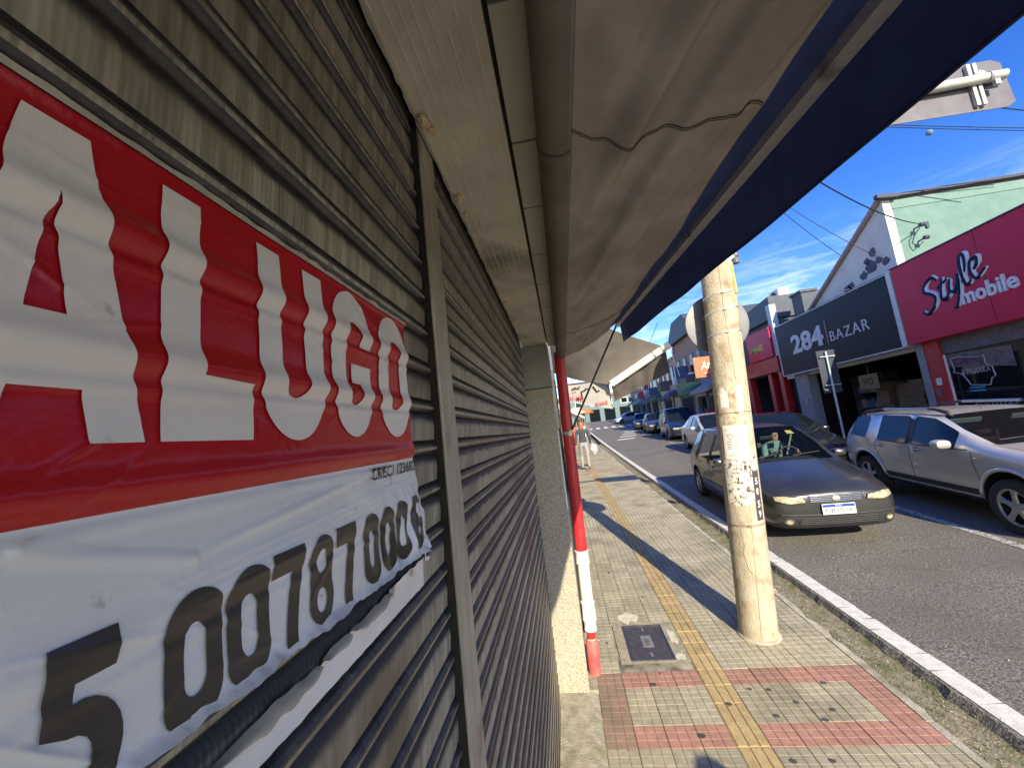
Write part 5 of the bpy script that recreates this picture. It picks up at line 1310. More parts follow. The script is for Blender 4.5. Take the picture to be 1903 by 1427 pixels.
def hair_cap(c, r, long=.0, m=hair_r, parent=None, face=1):
    """hair shell over the skull; open towards the face (face = sign of local y)"""
    b = MB(); n = 12; P = []
    for i in range(n + 1):
        for k in range(24):
            a, e = 2 * PI * k / 24, PI * .98 * i / n
            d = Vector((math.sin(e) * math.cos(a), math.sin(e) * math.sin(a), math.cos(e)))
            q = 1 + .06 * noise.noise(d * 4)
            front = max(0, face * d.y)
            z = d.z * r * 1.12
            if d.z < 0: z = d.z * (r * 1.0 + long) * (1 - .9 * front)
            P.append((c[0] + d.x * r * q * 1.02, c[1] + (d.y * r * q * 1.12 if face * d.y < 0 else d.y * r * .88), c[2] + z))
    b.add(P, [(i * 24 + k, i * 24 + (k + 1) % 24, (i + 1) * 24 + (k + 1) % 24, (i + 1) * 24 + k) for i in range(n) for k in range(24)])
    return b.build('hair', m, parent, smooth=True, local=True)
hair_cap((0, .01, 1.615), .098, .16, hair_r, per, 1)
bag = lump((.66 + .36, 14.2 + .10, gz(14.2) + .70), .16, 4.4, sq=(.8, .6, 1.1)); 
bg_o = bag.build('carrier_bag', mat('bag_white', (.62, .55, .58), (.75, .70, .72), rough=.45, scale=8, transl=.3), None, smooth=True); tag(bg_o, 'pale plastic carrier bag hanging from the hand of the walking person', 'carrier bag')
b = MB(); b.tube([(.98, 14.27, gz(14.2) + .82), (.945, 14.25, gz(14.2) + .87), (.99, 14.3, gz(14.2) + .84)], .008, 6); hh = b.build('bag_handle', MATS['bag_white'], None, smooth=True); hh.parent = bg_o
# photographer behind the camera, whose head shades the pavement
ph = empty('person', (1.38, -.62, gz(-.62)), 'person in dark clothes whose head throws the round shadow at the bottom of the pavement', 'person')
N2, E2 = walker(-.2)
for k in list(N2): N2[k] = (Vector(N2[k][0]) * 1.04, N2[k][1])
skin_person(N2, E2, 'person', '', lambda c: 3 if c.z < .08 else 2 if c.z > 1.53 or (abs(c.x) > .21 and c.z < .93) else 1 if c.z < 1.0 else 0, [sweater, trousers, skin_m, shoe], (0, 0, 0), 0, ph)
hair_cap((0, .01, 1.68), .105, .03, hair_d, ph, 1)
# driver, seated in the dark hatchback (world placement follows the car)
dr = {'pelvis': ((0, 0, 0), (.15, .13)), 'waist': ((0, .03, .16), (.135, .11)), 'chest': ((0, .06, .36), (.165, .12)), 'upper': ((0, .06, .49), (.13, .09)), 'neck': ((0, .04, .57), .052),
      'jaw': ((0, .005, .63), (.066, .072)), 'head': ((0, .015, .70), (.078, .095)), 'crown': ((0, .02, .77), (.06, .075))}
de = [('pelvis', 'waist'), ('waist', 'chest'), ('chest', 'upper'), ('upper', 'neck'), ('neck', 'jaw'), ('jaw', 'head'), ('head', 'crown')]
for s, nm in ((-1, 'l'), (1, 'r')):
    dr[nm + 'sh'] = ((s * .20, .05, .46), .075); dr[nm + 'elb'] = ((s * .27, -.12, .26), .052); dr[nm + 'wr'] = ((s * .19, -.36, .40), .036)
    dr[nm + 'hip'] = ((s * .10, -.04, -.02), .10); dr[nm + 'knee'] = ((s * .14, -.46, .06), .07); dr[nm + 'ank'] = ((s * .13, -.60, -.28), .045)
    de += [('upper', nm + 'sh'), (nm + 'sh', nm + 'elb'), (nm + 'elb', nm + 'wr'), ('pelvis', nm + 'hip'), (nm + 'hip', nm + 'knee'), (nm + 'knee', nm + 'ank')]
    hand(dr, de, nm + 'wr', dr[nm + 'wr'][0], (-s * .35, -1, .15), (0, 0.1, 1))
shirt = mat('shirt_teal', (.13, .20, .19), (.18, .26, .25), rough=.9, scale=20)
drv = empty('person', (0, 0, 0), 'driver in a pale green shirt behind the windscreen of the dark hatchback', 'person')
skin_person(dr, de, 'person', '', lambda c: 2 if c.z > .565 or c.y < -.33 and c.z > .2 else 1 if c.z < .08 else 0, [shirt, trousers, skin_m], (0, 0, 0), 0, drv)
hair_cap((0, .03, .71), .095, .0, hair_d, drv, -1)
for s in (-1, 1):
    b = MB(); b.lathe([(0, -.003), (.006, -.002), (.007, .003), (0, .004)], (s * .03, -.080, .705), 'Y', 10); b.build('eye', mat('eye_dark', (.02, .015, .012), rough=.3), drv, local=True)
b = MB(); b.add([(0, -.105, .675), (-.017, -.075, .668), (.017, -.075, .668), (0, -.078, .725)], [(0, 1, 3), (0, 3, 2), (0, 2, 1)]); b.build('nose', skin_m, drv, local=True)
bpy.context.view_layer.update()
drv.matrix_world = dark_car.matrix_world @ Matrix.Translation((.36, .12, .60))

# ------------------------------------------------------------------ shop fronts across the street
XF = 9.0
def wallbox(t, nm, m, x0, x1, y0, y1, z0, z1, bevel=0.0):
    b = MB(); b.box(x0, x1, y0, y1, z0, z1); return b.build(nm, m, t, bevel=bevel)
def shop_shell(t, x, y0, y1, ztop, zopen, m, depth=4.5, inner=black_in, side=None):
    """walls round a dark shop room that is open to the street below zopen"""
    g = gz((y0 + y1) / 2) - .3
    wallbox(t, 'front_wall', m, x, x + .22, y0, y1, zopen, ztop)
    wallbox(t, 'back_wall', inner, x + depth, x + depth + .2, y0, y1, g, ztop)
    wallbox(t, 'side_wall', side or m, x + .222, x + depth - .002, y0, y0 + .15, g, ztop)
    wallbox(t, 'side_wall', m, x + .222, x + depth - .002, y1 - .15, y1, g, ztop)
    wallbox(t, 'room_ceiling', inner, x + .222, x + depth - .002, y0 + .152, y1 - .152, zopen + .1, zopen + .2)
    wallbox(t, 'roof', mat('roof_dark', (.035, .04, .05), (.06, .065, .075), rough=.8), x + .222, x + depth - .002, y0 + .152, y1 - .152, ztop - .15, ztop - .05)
far_side = sheet('far_sidewalk', [8.3, 9.0, 9.4], ys, .03, cement, xf=lambda u, v: u + curve_x(v))
b = MB(); yy = linspace(-14, 90, 60); n = len(yy)
b.add([(8.3 + curve_x(y), y, gz(y) + .031) for y in yy] + [(8.29 + curve_x(y), y, gz(y) - .12) for y in yy], [(i, i + 1, n + i + 1, n + i) for i in range(n - 1)]); tag(b.build('far_kerb', kerb_m), kind='structure')
shop_floor = mat('shop_floor', (.05, .048, .045), (.08, .078, .07), rough=.5, scale=5)

# red phone shop
red_w = mat('shop_red', (.36, .012, .018), (.42, .02, .025), rough=.4, scale=4)
red_sign = mat('sign_red', (.46, .006, .045), (.52, .010, .06), rough=.38, scale=1.2, spec=.22)
st_ = empty('phone_shop', (XF, 8, gz(8)), 'red phone shop with dark display window under its red name board', 'building')
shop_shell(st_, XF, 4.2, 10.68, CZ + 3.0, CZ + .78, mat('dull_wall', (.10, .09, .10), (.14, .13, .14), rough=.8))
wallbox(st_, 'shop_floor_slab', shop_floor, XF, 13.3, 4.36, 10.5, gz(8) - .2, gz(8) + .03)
wallbox(st_, 'red_pillar', red_w, XF - .05, XF + .3, 10.12, 10.50, gz(10) - .3, CZ + 1.2, .01)
wallbox(st_, 'grey_pillar', mat('pillar_grey', (.20, .21, .23), (.26, .27, .29), rough=.6), XF - .07, XF + .3, 10.502, 10.68, gz(10) - .3, CZ + 1.15, .01)
w1 = wallbox(st_, 'display_window', dark_glass, XF + .02, XF + .04, 6.3, 10.08, gz(8) - .0, CZ + .77)
wallbox(st_, 'window_frame', white_p, XF - .01, XF + .05, 10.085, 10.115, gz(9) - .1, CZ + .76)
b = MB(); b.add([(XF + .012, 10.07, CZ + .75), (XF + .012, 8.75, CZ + .70), (XF + .012, 8.75, CZ + .28), (XF + .012, 9.5, CZ + .40), (XF + .012, 10.07, CZ + .45)], [(0, 1, 2, 3, 4)]); b.build('window_film', mat('film_grey', (.075, .06, .085), (.12, .10, .13), rough=.3, scale=6, c3=(.02, .01, .03), scale3=7), st_)
def strokes(t, pts, r, nm, m): 
    b = MB(); b.tube(pts, r, 5); b.build(nm, m, t)
wl = mat('window_letter', (.42, .43, .46), rough=.5)
out_ = [(9.98, .66), (9.95, .42), (9.98, .34), (9.82, .30), (9.72, .12), (9.68, .02), (9.30, -.02), (9.24, .12), (9.16, .16), (9.18, .36), (9.28, .44), (9.28, .62), (9.42, .60), (9.6, .64), (9.8, .68), (9.98, .66)]
strokes(st_, [(XF + .008, y, CZ + z - .02) for y, z in out_], .010, 'sticker_outline', wl)
text_on('CAPAS', (XF + .006, 9.93, CZ + .46), (0, -1, 0), (0, 0, 1), .60, .17, mat('letter_plum', (.10, .02, .05), rough=.5), 'window_text', st_, offset=.03)
text_on('& PELICULA', (XF + .006, 9.80, CZ + .25), (0, -1, 0), (0, 0, 1), .58, .11, wl, 'window_text', st_)
for z in (-.06, -.13): strokes(st_, [(XF + .01, 9.72, CZ + z), (XF + .01, 9.42, CZ + z - .01)], .020, 'blue_line', mat('neon_blue', (.05, .30, .50), rough=.5))
text_on('ANIMAMOS', (XF + .006, 9.77, CZ - .62), (0, -1, 0), (0, 0, 1), .88, .20, mat('letter_blue', (.06, .12, .42), (.05, .32, .26), rough=.5, scale=1.2, contrast=(.45, .55)), 'window_text', st_, offset=.01, shear=.2)
text_on('NOS', (XF + .006, 9.27, CZ - .80), (0, -1, 0), (0, 0, 1), .42, .15, MATS['letter_blue'], 'window_text', st_, offset=.01, shear=.2)
for (y, z, h_, nm) in ((10.30, .16, .17, 'notice'), (10.36, -.10, .16, 'meter_box')): wallbox(st_, nm, paper_w if nm == 'notice' else mat('box_grey', (.12, .12, .13), rough=.6), XF - .065, XF - .052, y - .06, y + .06, CZ + z - h_ / 2, CZ + z + h_ / 2)
ss = empty('shop_sign', (8.85, 8.3, CZ + 1.1), 'glossy red shop sign reading Style mobile in navy script and white letters', 'sign')
wallbox(ss, 'sign_box', red_sign, 8.70, 8.98, 4.6, 10.55, CZ + 1.13, CZ + 3.09, .012)
for y in (8.56, 6.55): wallbox(ss, 'panel_joint', mat('joint_red', (.16, .004, .016), rough=.6), 8.696, 8.6985, y, y + .008, CZ + 1.14, CZ + 3.08)
wallbox(ss, 'top_flashing', steel_dark, 8.68, 9.0, 4.6, 10.56, CZ + 3.092, CZ + 3.12)
navy_l = mat('letter_navy', (.006, .012, .05), (.010, .018, .065), rough=.6, spec=.2)
lw = mat('letter_silver', (.55, .56, .60), (.66, .67, .70), rough=.35)
def smooth_line(pts, n=8):
    P = [Vector(p) for p in pts]; P = [P[0] * 2 - P[1]] + P + [P[-1] * 2 - P[-2]]; r = []
    for i in range(1, len(P) - 2):
        a, b_, c, d = P[i - 1:i + 3]
        for t in linspace(0, 1, n)[:-1]: r.append(.5 * ((2 * b_) + (c - a) * t + (2 * a - 5 * b_ + 4 * c - d) * t * t + (3 * b_ - a - 3 * c + d) * t ** 3))
    r.append(P[-2]); return r
SCRIPT = {'letter_s': ([(.44, .64), (.36, .76), (.20, .70), (.15, .54), (.27, .41), (.36, .25), (.27, .06), (.10, .0), (.0, .10)], 1),
          'letter_t': ([(.56, .60), (.50, .30), (.50, .12), (.60, .10), (.68, .20)], 1), 't_bar': ([(.42, .44), (.66, .50)], .7),
          'letter_y': ([(.70, .46), (.66, .24), (.74, .14), (.84, .24), (.90, .46), (.84, .06), (.74, -.20), (.66, -.22)], .9),
          'letter_l': ([(.92, .22), (1.06, .52), (1.08, .76), (1.00, .74), (.97, .40), (1.00, .12), (1.10, .14)], 1),
          'letter_e': ([(1.12, .30), (1.26, .40), (1.28, .54), (1.17, .52), (1.13, .30), (1.20, .12), (1.38, .22)], .9)}
def script(nm, x, dy, dz, m, r):
    pts, k = SCRIPT[nm]
    P = [Vector((x, 9.95 - 1.06 * p.x + dy, CZ + 1.70 + p.y * .92 + p.x * .27 + dz)) for p in smooth_line([(a, c, 0) for a, c in pts])]
    n = len(P); b = MB(); b.tube(P, [r * k * (.55 + .45 * math.sin(PI * (i + .5) / n)) for i in range(n)], 8); return b
for nm in SCRIPT:
    o = script(nm, 8.70, 0, 0, navy_l, .058).build(nm, navy_l, ss, smooth=True)
    script(nm, 8.712, -.035, .012, lw, .058).build('letter_edge', lw, o, smooth=True)
text_on('mobile', (8.70, 9.06, CZ + 1.68), (0, -1, .02), (0, 0, 1), 1.03, .33, lw, 'white_letters', ss, offset=.022, thick=.035)

# bazaar building with green flank
grn = mat('wall_green', (.10, .19, .175), (.13, .225, .205), rough=.75, scale=3, bump=.1); off_w = mat('wall_offwhite', (.52, .50, .50), (.60, .58, .58), rough=.8, scale=2.5, c3=(.42, .38, .40), scale3=1.6, amt3=(.55, .8))
bz = empty('bazaar_building', (XF, 13.5, gz(13.5)), 'bazaar building with sloping white front wall and pale green side wall', 'building')
b = MB(); b.prism([(10.72, CZ + 1.0), (16.45, CZ + 1.0), (16.45, CZ + 1.90), (10.72, CZ + 5.04)], XF + .05, XF + .25, 'X'); b.build('front_wall', off_w, bz)
b = MB(); b.prism([(10.66, CZ + 5.10), (16.5, CZ + 1.90), (16.5, CZ + 1.96), (10.66, CZ + 5.16)], XF - .08, 15.5, 'X'); b.build('roof', mat('roof_pinkish', (.30, .24, .27), (.38, .31, .34), rough=.7), bz)
wallbox(bz, 'side_wall', grn, XF + .252, 15.5, 10.72, 10.88, gz(10) - .3, CZ + 4.78)
wallbox(bz, 'upper_band', mat('wall_green_light', (.12, .215, .195), (.145, .245, .225), rough=.75), XF + .252, 15.5, 10.705, 10.90, CZ + 4.78, CZ + 5.02)
wallbox(bz, 'corner_cap', mat('cap_dark', (.03, .035, .06), rough=.6), XF - .10, 15.6, 10.60, 10.66, CZ + 5.06, CZ + 5.13)
b = MB(); b.obox((XF + .1, 10.62, CZ + 5.10), (.5, .12, .10), (0, .1, 0)); b.build('gutter_box', MATS['cap_dark'], bz)
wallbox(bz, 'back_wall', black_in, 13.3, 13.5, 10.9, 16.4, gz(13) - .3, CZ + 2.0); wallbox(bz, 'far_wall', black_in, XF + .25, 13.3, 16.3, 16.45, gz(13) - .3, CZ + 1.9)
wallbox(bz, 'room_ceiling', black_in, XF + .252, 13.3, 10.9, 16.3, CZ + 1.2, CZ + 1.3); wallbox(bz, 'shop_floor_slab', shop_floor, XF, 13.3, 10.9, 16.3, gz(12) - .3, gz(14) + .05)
wallbox(bz, 'grey_pillar', MATS['pillar_grey'], XF - .02, XF + .3, 15.1, 15.85, gz(15) - .2, CZ + 1.1, .01); wallbox(bz, 'meter_box', mat('meter_pale', (.25, .30, .30), rough=.5), XF - .06, XF - .022, 15.3, 15.46, CZ - .05, CZ + .2)
# dark painted leaves on the white wall
lf = mat('mural_dark', (.05, .06, .09), (.08, .09, .13), rough=.8)
for i, (y, z, s_) in enumerate([(11.5, 3.55, .20), (11.35, 3.9, .12), (11.8, 3.40, .14), (11.2, 3.62, .10), (12.5, 3.20, .17), (12.3, 3.32, .12), (13.2, 3.02, .14), (11.0, 3.50, .12), (11.6, 3.75, .10)]):
    b = MB(); P = [(XF + .046, y + s_ * (1 + .5 * noise.noise((math.cos(a) * 2, math.sin(a) * 2, i * 3.1))) * math.cos(a), CZ + z + .9 * s_ * (1 + .6 * noise.noise((math.cos(a) * 2, i * 1.7, math.sin(a) * 2))) * math.sin(a)) for a in linspace(0, 2 * PI * .96, 22)]
    b.add(P, [tuple(range(22))]); b.build('mural_patch', lf, bz)
# cable brackets on the green wall
for (x, z) in ((9.64, 4.15), (9.66, 3.80)):
    b = MB(); b.tube([(x, 10.72, CZ + z), (x, 10.50, CZ + z)], .02, 8); b.lathe([(0, -.05), (.05, -.05), (.055, -.02), (.035, 0), (.055, .02), (.05, .05), (0, .05)], (x, 10.50, CZ + z), 'X', 12); b.build('insulator', lf, bz)
b = MB(); b.tube([(9.60, 10.52, CZ + 4.1), (9.48, 10.6, CZ + 3.9), (9.45, 10.65, CZ + 3.75), (9.52, 10.6, CZ + 3.62), (9.62, 10.55, CZ + 3.72)], .012, 6); b.build('cable_loop', wire_m, bz, smooth=True)
wallbox(bz, 'wall_vent', lf, 9.90, 9.97, 10.68, 10.715, CZ + 4.12, CZ + 4.28)
bs = empty('shop_sign', (8.85, 13.4, CZ + 1.1), 'black shop sign with white edge reading 284 BAZAR', 'sign')
sign_blk = mat('sign_black', (.004, .006, .014), (.007, .010, .02), rough=.4, spec=.16, scale=1)
wallbox(bs, 'sign_box', sign_blk, 8.70, 8.98, 10.72, 15.98, CZ + 1.13, CZ + 3.03, .008)
for (y0, y1, z0, z1) in ((10.58, 10.71, 1.12, 3.06), (15.985, 16.03, 1.12, 3.06), (10.72, 15.98, 1.095, 1.125), (10.72, 15.98, 3.035, 3.06)): wallbox(bs, 'sign_edge', mat('edge_white', (.50, .50, .52), (.58, .58, .60), rough=.4), 8.69, 8.985, y0, y1, CZ + z0, CZ + z1)
text_on('284', (8.70, 15.12, CZ + 1.80), (0, -1, 0), (0, 0, 1), 1.72, .68, mat('letter_grey', (.42, .43, .46), (.50, .51, .54), rough=.4), 'number', bs, offset=.035, thick=.02)
wallbox(bs, 'divider', mat('divider_red', (.20, .10, .12), rough=.5), 8.685, 8.698, 13.19, 13.25, CZ + 1.77, CZ + 2.55)
text_on('BAZAR', (8.70, 13.10, CZ + 1.83), (0, -1, 0), (0, 0, 1), 1.56, .31, MATS['letter_grey'], 'name', bs, offset=-.004, spacing=1.15, thick=.02)
wallbox(bs, 'top_flashing', steel_dark, 8.70, 9.0, 10.72, 16.0, CZ + 3.062, CZ + 3.085)
for y in (11.9, 14.8):
    wallbox(bs, 'spot_arm', steel_dark, 8.45, 8.69, y, y + .02, CZ + 3.09, CZ + 3.11)
# goods inside the bazaar
card = mat('cardboard', (.15, .10, .055), (.22, .15, .085), rough=.9, scale=6)
GB = 'cardboard boxes stacked inside the bazaar'
rb = random.Random(11)
def crate(x, y, z, sx, sy, sz, m, label):
    o = MB().box(x - sx / 2, x + sx / 2, y - sy / 2, y + sy / 2, z, z + sz).build('box', m, None, bevel=.008); o.data.transform(Matrix.Translation((-x, -y, -z))); o.location = (x, y, z)
    return tag(o, label, 'box', GB)
zf = gz(14) + .052
for (y, x), wh in zip(((12.2, 10.2), (12.75, 10.3), (13.3, 10.2)), ('right', 'middle', 'left')):
    z = zf
    for k, lv in enumerate(('bottom', 'second', 'third', 'fourth', 'top')):
        sz = rb.uniform(.28, .42); crate(x + rb.uniform(-.05, .05), y + rb.uniform(-.04, .04), z, .5, rb.uniform(.40, .5), sz, card, f'brown cardboard box, {lv} one of the {wh} stack inside the dark bazaar'); z += sz + .002
o = crate(9.9, 12.75, zf + .0, .4, .4, .9, mat('box_yellow', (.35, .28, .05), rough=.8), 'tall yellow carton standing at the front of the bazaar'); 
shelf_m = mat('shelf_dark', (.06, .055, .05), (.09, .08, .07), rough=.8)
sh_ = empty('shelf_rack', (10.6, 14.3, gz(14)), 'dark shelf rack with coloured goods at the left side of the bazaar interior', 'shelf')
for z in (.05, .55, 1.05, 1.55, 2.05): wallbox(sh_, 'shelf', shelf_m, 10.3, 10.8, 13.75, 14.95, zf + z, zf + z + .03)
for y in (13.72, 14.97): wallbox(sh_, 'upright', shelf_m, 10.3, 10.8, y - .02, y + .02, zf, zf + 2.2)
gm = [mat('goods_%d' % i, c, rough=.6) for i, c in enumerate(((.25, .05, .05), (.06, .10, .25), (.30, .26, .08), (.22, .22, .22), (.06, .18, .10)))]
for z in (.08, .58, 1.08, 1.58):
    y = 13.8
    while y < 14.8:
        w_ = rb.uniform(.08, .2); wallbox(sh_, 'goods', rb.choice(gm), 10.32, 10.6, y, y + w_ - .01, zf + z + .002, zf + z + rb.uniform(.15, .36)); y += w_
pb = empty('price_board', (9.6, 13.2, CZ + .2), 'brown price board with the dark figure 90 hanging in the bazaar doorway', 'board')
wallbox(pb, 'board', mat('board_brown', (.22, .16, .09), (.28, .21, .12), rough=.8), 9.60, 9.62, 12.9, 13.65, CZ + .22, CZ + .68)
wallbox(pb, 'hanger', steel_dark, 9.60, 9.62, 13.2, 13.24, CZ + .682, CZ + 1.21)
text_on('90', (9.598, 13.5, CZ + .33), (0, -1, 0), (0, 0, 1), .42, .24, ink, 'price', pb, offset=.02)
# A-frame boards
for i, (y, c) in enumerate(((11.30, 'pale grey A-frame board nearest the grey pillar of the bazaar'), (10.98, 'pale A-frame board tucked against the pillar, right one of two'))):
    t = empty('sandwich_board', (9.0, y, gz(11) + .04), c, 'sandwich board')
    for sg, nm in ((-1, 'front_board'), (1, 'back_board')):
        b = MB(); b.obox((8.95 + sg * .10, y, gz(11) + .50), (.02, .26 + i * .1, .98), (0, -sg * .2, 0)); b.build(nm, mat('board_grey', (.42, .40, .36), (.50, .48, .44), rough=.7), t)

# sign post of the street sign, seen from behind
sp = empty('street_sign', (7.55, 11.6, gz(11.6)), 'dark street sign panel seen from behind on a pale thin post before the bazaar', 'street sign')
b = MB(); b.tube([(7.50, 11.62, gz(11.6)), (7.50, 11.62, CZ + 1.36)], .028, 10); b.build('sign_post', mat('post_pale', (.30, .42, .46), (.38, .50, .54), rough=.5, metal=.3), sp, smooth='auto')
b = MB(); b.box(7.28, 7.75, 11.66, 11.672, CZ + .20, CZ + 1.40); b.build('sign_panel', mat('panel_navy', (.012, .02, .05), (.02, .03, .06), rough=.5), sp, bevel=.004)
for z in (.42, 1.22):
    b = MB(); b.box(7.32, 7.71, 11.60, 11.64, CZ + z - .012, CZ + z + .012); b.build('cross_bar', MATS['post_pale'], sp)
b = MB(); b.box(7.31, 7.39, 11.650, 11.656, CZ + .27, CZ + .33); b.build('sticker', paper_w, sp)

# next shops up the street
def window_(t, x, y0, y1, z0, z1, m=dark_glass, frame=None):
    frame = frame or mat('frame_grey', (.07, .075, .085), rough=.7)
    f = wallbox(t, 'window', frame, x - .04, x - .002, y0, y1, z0, z1)
    b = MB(); b.box(x - .050, x - .042, y0 + .06, y1 - .06, z0 + .06, z1 - .06); b.build('pane', m, f)
blue_roof = mat('roof_slate', (.04, .055, .08), (.06, .08, .11), rough=.6)
rs = empty('red_shop', (XF + .3, 18.5, gz(18.5)), 'red shop front with red posts between the bazaar and the orange sign', 'building')
shop_shell(rs, XF + .1, 16.5, 22.2, CZ + 3.6, CZ + 1.35, mat('wall_dark_blue', (.05, .065, .09), (.07, .085, .11), rough=.7))
for y in (16.75, 17.55, 19.4, 21.9): wallbox(rs, 'red_post', red_w, XF - .02, XF + .25, y - .13, y + .13, gz(y) - .2, CZ + 1.5)
wallbox(rs, 'red_fascia', red_w, XF - .15, XF + .08, 16.52, 22.15, CZ + 1.40, CZ + 2.0)
b = MB(); b.prism([(16.4, CZ + 3.55), (22.3, CZ + 3.55), (22.3, CZ + 4.0), (16.4, CZ + 4.45)], XF - .1, XF + 5, 'X'); b.build('roof', blue_roof, rs)
wallbox(rs, 'roof_post', mat('post_blue_white', (.35, .45, .52), rough=.6), XF - .15, XF + .1, 16.35, 16.62, CZ + 2.0, CZ + 4.1)
s3 = empty('shop_sign', (8.8, 17.6, CZ + 2.2), 'small red shop sign with yellow and green letters on the red shop front', 'sign')
wallbox(s3, 'sign_box', red_sign, 8.75, 8.98, 16.55, 18.5, CZ + 2.02, CZ + 3.25)
text_on('MAIS', (8.75, 18.2, CZ + 2.40), (0, -1, 0), (0, 0, 1), 1.1, .26, mat('letter_yellow', (.50, .42, .03), (.15, .40, .10), rough=.5, scale=1.5, contrast=(.45, .55)), 'name', s3, offset=.05, thick=.02)
# things on the roofs
ac = empty('roof_unit', (9.6, 16.9, CZ + 4.25), 'white air conditioner box standing on the dark roof beside the chimney', 'air conditioner')
wallbox(ac, 'casing', white_p, 9.4, 9.8, 16.5, 17.2, CZ + 4.28, CZ + 4.78, .01)
b = MB(); b.lathe([(.0, 0), (.17, 0), (.18, -.01), (.15, -.012)], (9.39, 16.85, CZ + 4.53), 'X', 20); b.build('fan_grille', plastic_b, ac)
ch = empty('chimney', (9.5, 15.4, CZ + 2.4), 'dark square chimney block on the roof behind the bazaar sign', 'chimney')
wallbox(ch, 'chimney_stack', blue_roof, 9.3, 9.8, 15.0, 15.6, CZ + 2.3, CZ + 4.05); wallbox(ch, 'chimney_cap', blue_roof, 9.25, 9.85, 14.95, 15.65, CZ + 4.052, CZ + 4.14)
og = empty('shop_sign', (7.8, 21.0, CZ + 1.85), 'orange projecting shop sign with pale script left of the concrete post', 'sign')
orange = mat('sign_orange', (.42, .10, .035), (.48, .13, .05), rough=.5)
b = MB(); b.box(7.18, 8.95, 20.96, 21.06, CZ + 1.90, CZ + 2.98); b.build('sign_panel', orange, og, bevel=.01)
text_on('Athie', (7.50, 20.955, CZ + 2.30), (1, 0, .08), (0, 0, 1), .95, .42, lw, 'script', og, offset=.005, shear=.3, thick=.01)
b = MB(); b.tube([(7.6, 20.95, CZ + 2.1), (8.3, 20.95, CZ + 2.16)], .02, 6); b.build('underline', lw, og)
wallbox(og, 'bracket', steel_dark, 8.955, 9.08, 20.98, 21.04, CZ + 2.2, CZ + 2.7)

def row_house(y0, y1, dx, h, m, label, opening, sign_m=None, nwin=2, name='shop_house', roof=None, txt=None, pil=None):
    ym = (y0 + y1) / 2; x = XF + curve_x(ym) + dx; g = gz(ym)
    t = empty(name, (x, ym, g), label, 'building')
    wallbox(t, 'wall', m, x, x + 6, y0 + .02, y1 - .02, g - .6, g + h)
    n_ = max(1, int((y1 - y0) / 2.6)); w_ = (y1 - y0) / n_
    for i in range(n_):
        a = y0 + i * w_ + .25; c = y0 + (i + 1) * w_ - .25
        f = wallbox(t, 'shop_opening', opening, x - .03, x - .002, a, c, g - .2, g + 2.5)
        b = MB(); b.box(x - .045, x - .032, a + .1, c - .1, g - .1, g + 2.35); b.build('pane', black_in if i % 2 else dark_glass, f)
    if h > 4.2:
        k = max(2, n_ * nwin // 1); ww = (y1 - y0) / k
        for i in range(k): window_(t, x, y0 + i * ww + ww * .25, y0 + i * ww + ww * .75, g + 3.9, g + min(5.3, h - .5))
    if sign_m: 
        wallbox(t, 'sign_board', sign_m, x - .30, x - .05, y0 + .2, y1 - .2, g + 2.6, g + 3.5)
        if txt: text_on(txt, (x - .30, y1 - .6, g + 2.8), (0, -1, 0), (0, 0, 1), (y1 - y0) * .6, .4, white_p, 'name', t, offset=.01, thick=.01)
    if pil:
        for i in range(n_ + 1): wallbox(t, 'pilaster', pil, x - .12, x - .051, y0 + .05 + i * (w_ - .05 / n_) * .97, y0 + .35 + i * w_ * .97, g - .2, g + h - .05)
    q = random.Random(int(y0 * 10))
    tones = [mat('clutter_%d' % i_, c_, tuple(v * 1.25 for v in c_), rough=.75, scale=5) for i_, c_ in enumerate(((.30, .06, .05), (.05, .09, .22), (.35, .28, .08), (.28, .28, .27), (.06, .15, .08), (.10, .09, .09)))]
    for i in range(n_):
        a = y0 + i * w_ + .3; c = y0 + (i + 1) * w_ - .3
        if q.random() < .6:
            b = MB(); b.prism([(x - .05, g + 2.95), (x - .05, g + 3.15), (x - 1.1, g + 2.62), (x - 1.1, g + 2.40)], a, c, 'Y'); b.build('shop_awning', q.choice(tones), t)
        if q.random() < .8:
            yy_ = q.uniform(a, c); zz = g + q.uniform(2.7, 3.8)
            wallbox(t, 'projecting_sign', q.choice(tones), x - q.uniform(.7, 1.1), x - .05, yy_ - .05, yy_ + .05, zz, zz + q.uniform(.5, .9), .01)
        for k_ in range(3):
            yy_ = q.uniform(a, c - .4); wallbox(t, 'goods', q.choice(tones), x - q.uniform(.35, .6), x - .08, yy_, yy_ + q.uniform(.3, .5), g + .03, g + q.uniform(.5, 1.5), .01)
        if h > 5 and q.random() < .6:
            yy_ = q.uniform(a, c - .8); wallbox(t, 'wall_unit', white_p, x - .38, x - .06, yy_, yy_ + .7, g + 3.3 + q.uniform(0, .3), g + 3.85 + q.uniform(0, .2), .01)
    wallbox(t, 'downpipe', tones[3], x - .14, x - .055, y1 - .22, y1 - .13, g - .2, g + h - .1)
    if roof:
        b = MB(); b.prism([(y0 - .2, g + h), (y1 + .2, g + h), ((y0 + y1) / 2 + (y1 - y0) * .2, g + h + 1.5), ((y0 + y1) / 2 - (y1 - y0) * .2, g + h + 1.5)], x - .4, x + 6, 'X'); b.build('roof', roof, t)
    else: wallbox(t, 'parapet', m, x - .08, x + .2, y0 - .0, y1 + .0, g + h + .002, g + h + .25)
    return t
tan_ = mat('wall_brown', (.26, .16, .12), (.34, .22, .17), rough=.8, scale=3); grn_d = mat('shop_green', (.07, .17, .06), (.12, .24, .09), rough=.6, scale=4); beige = mat('wall_beige', (.52, .40, .22), (.62, .50, .30), rough=.8, scale=3)
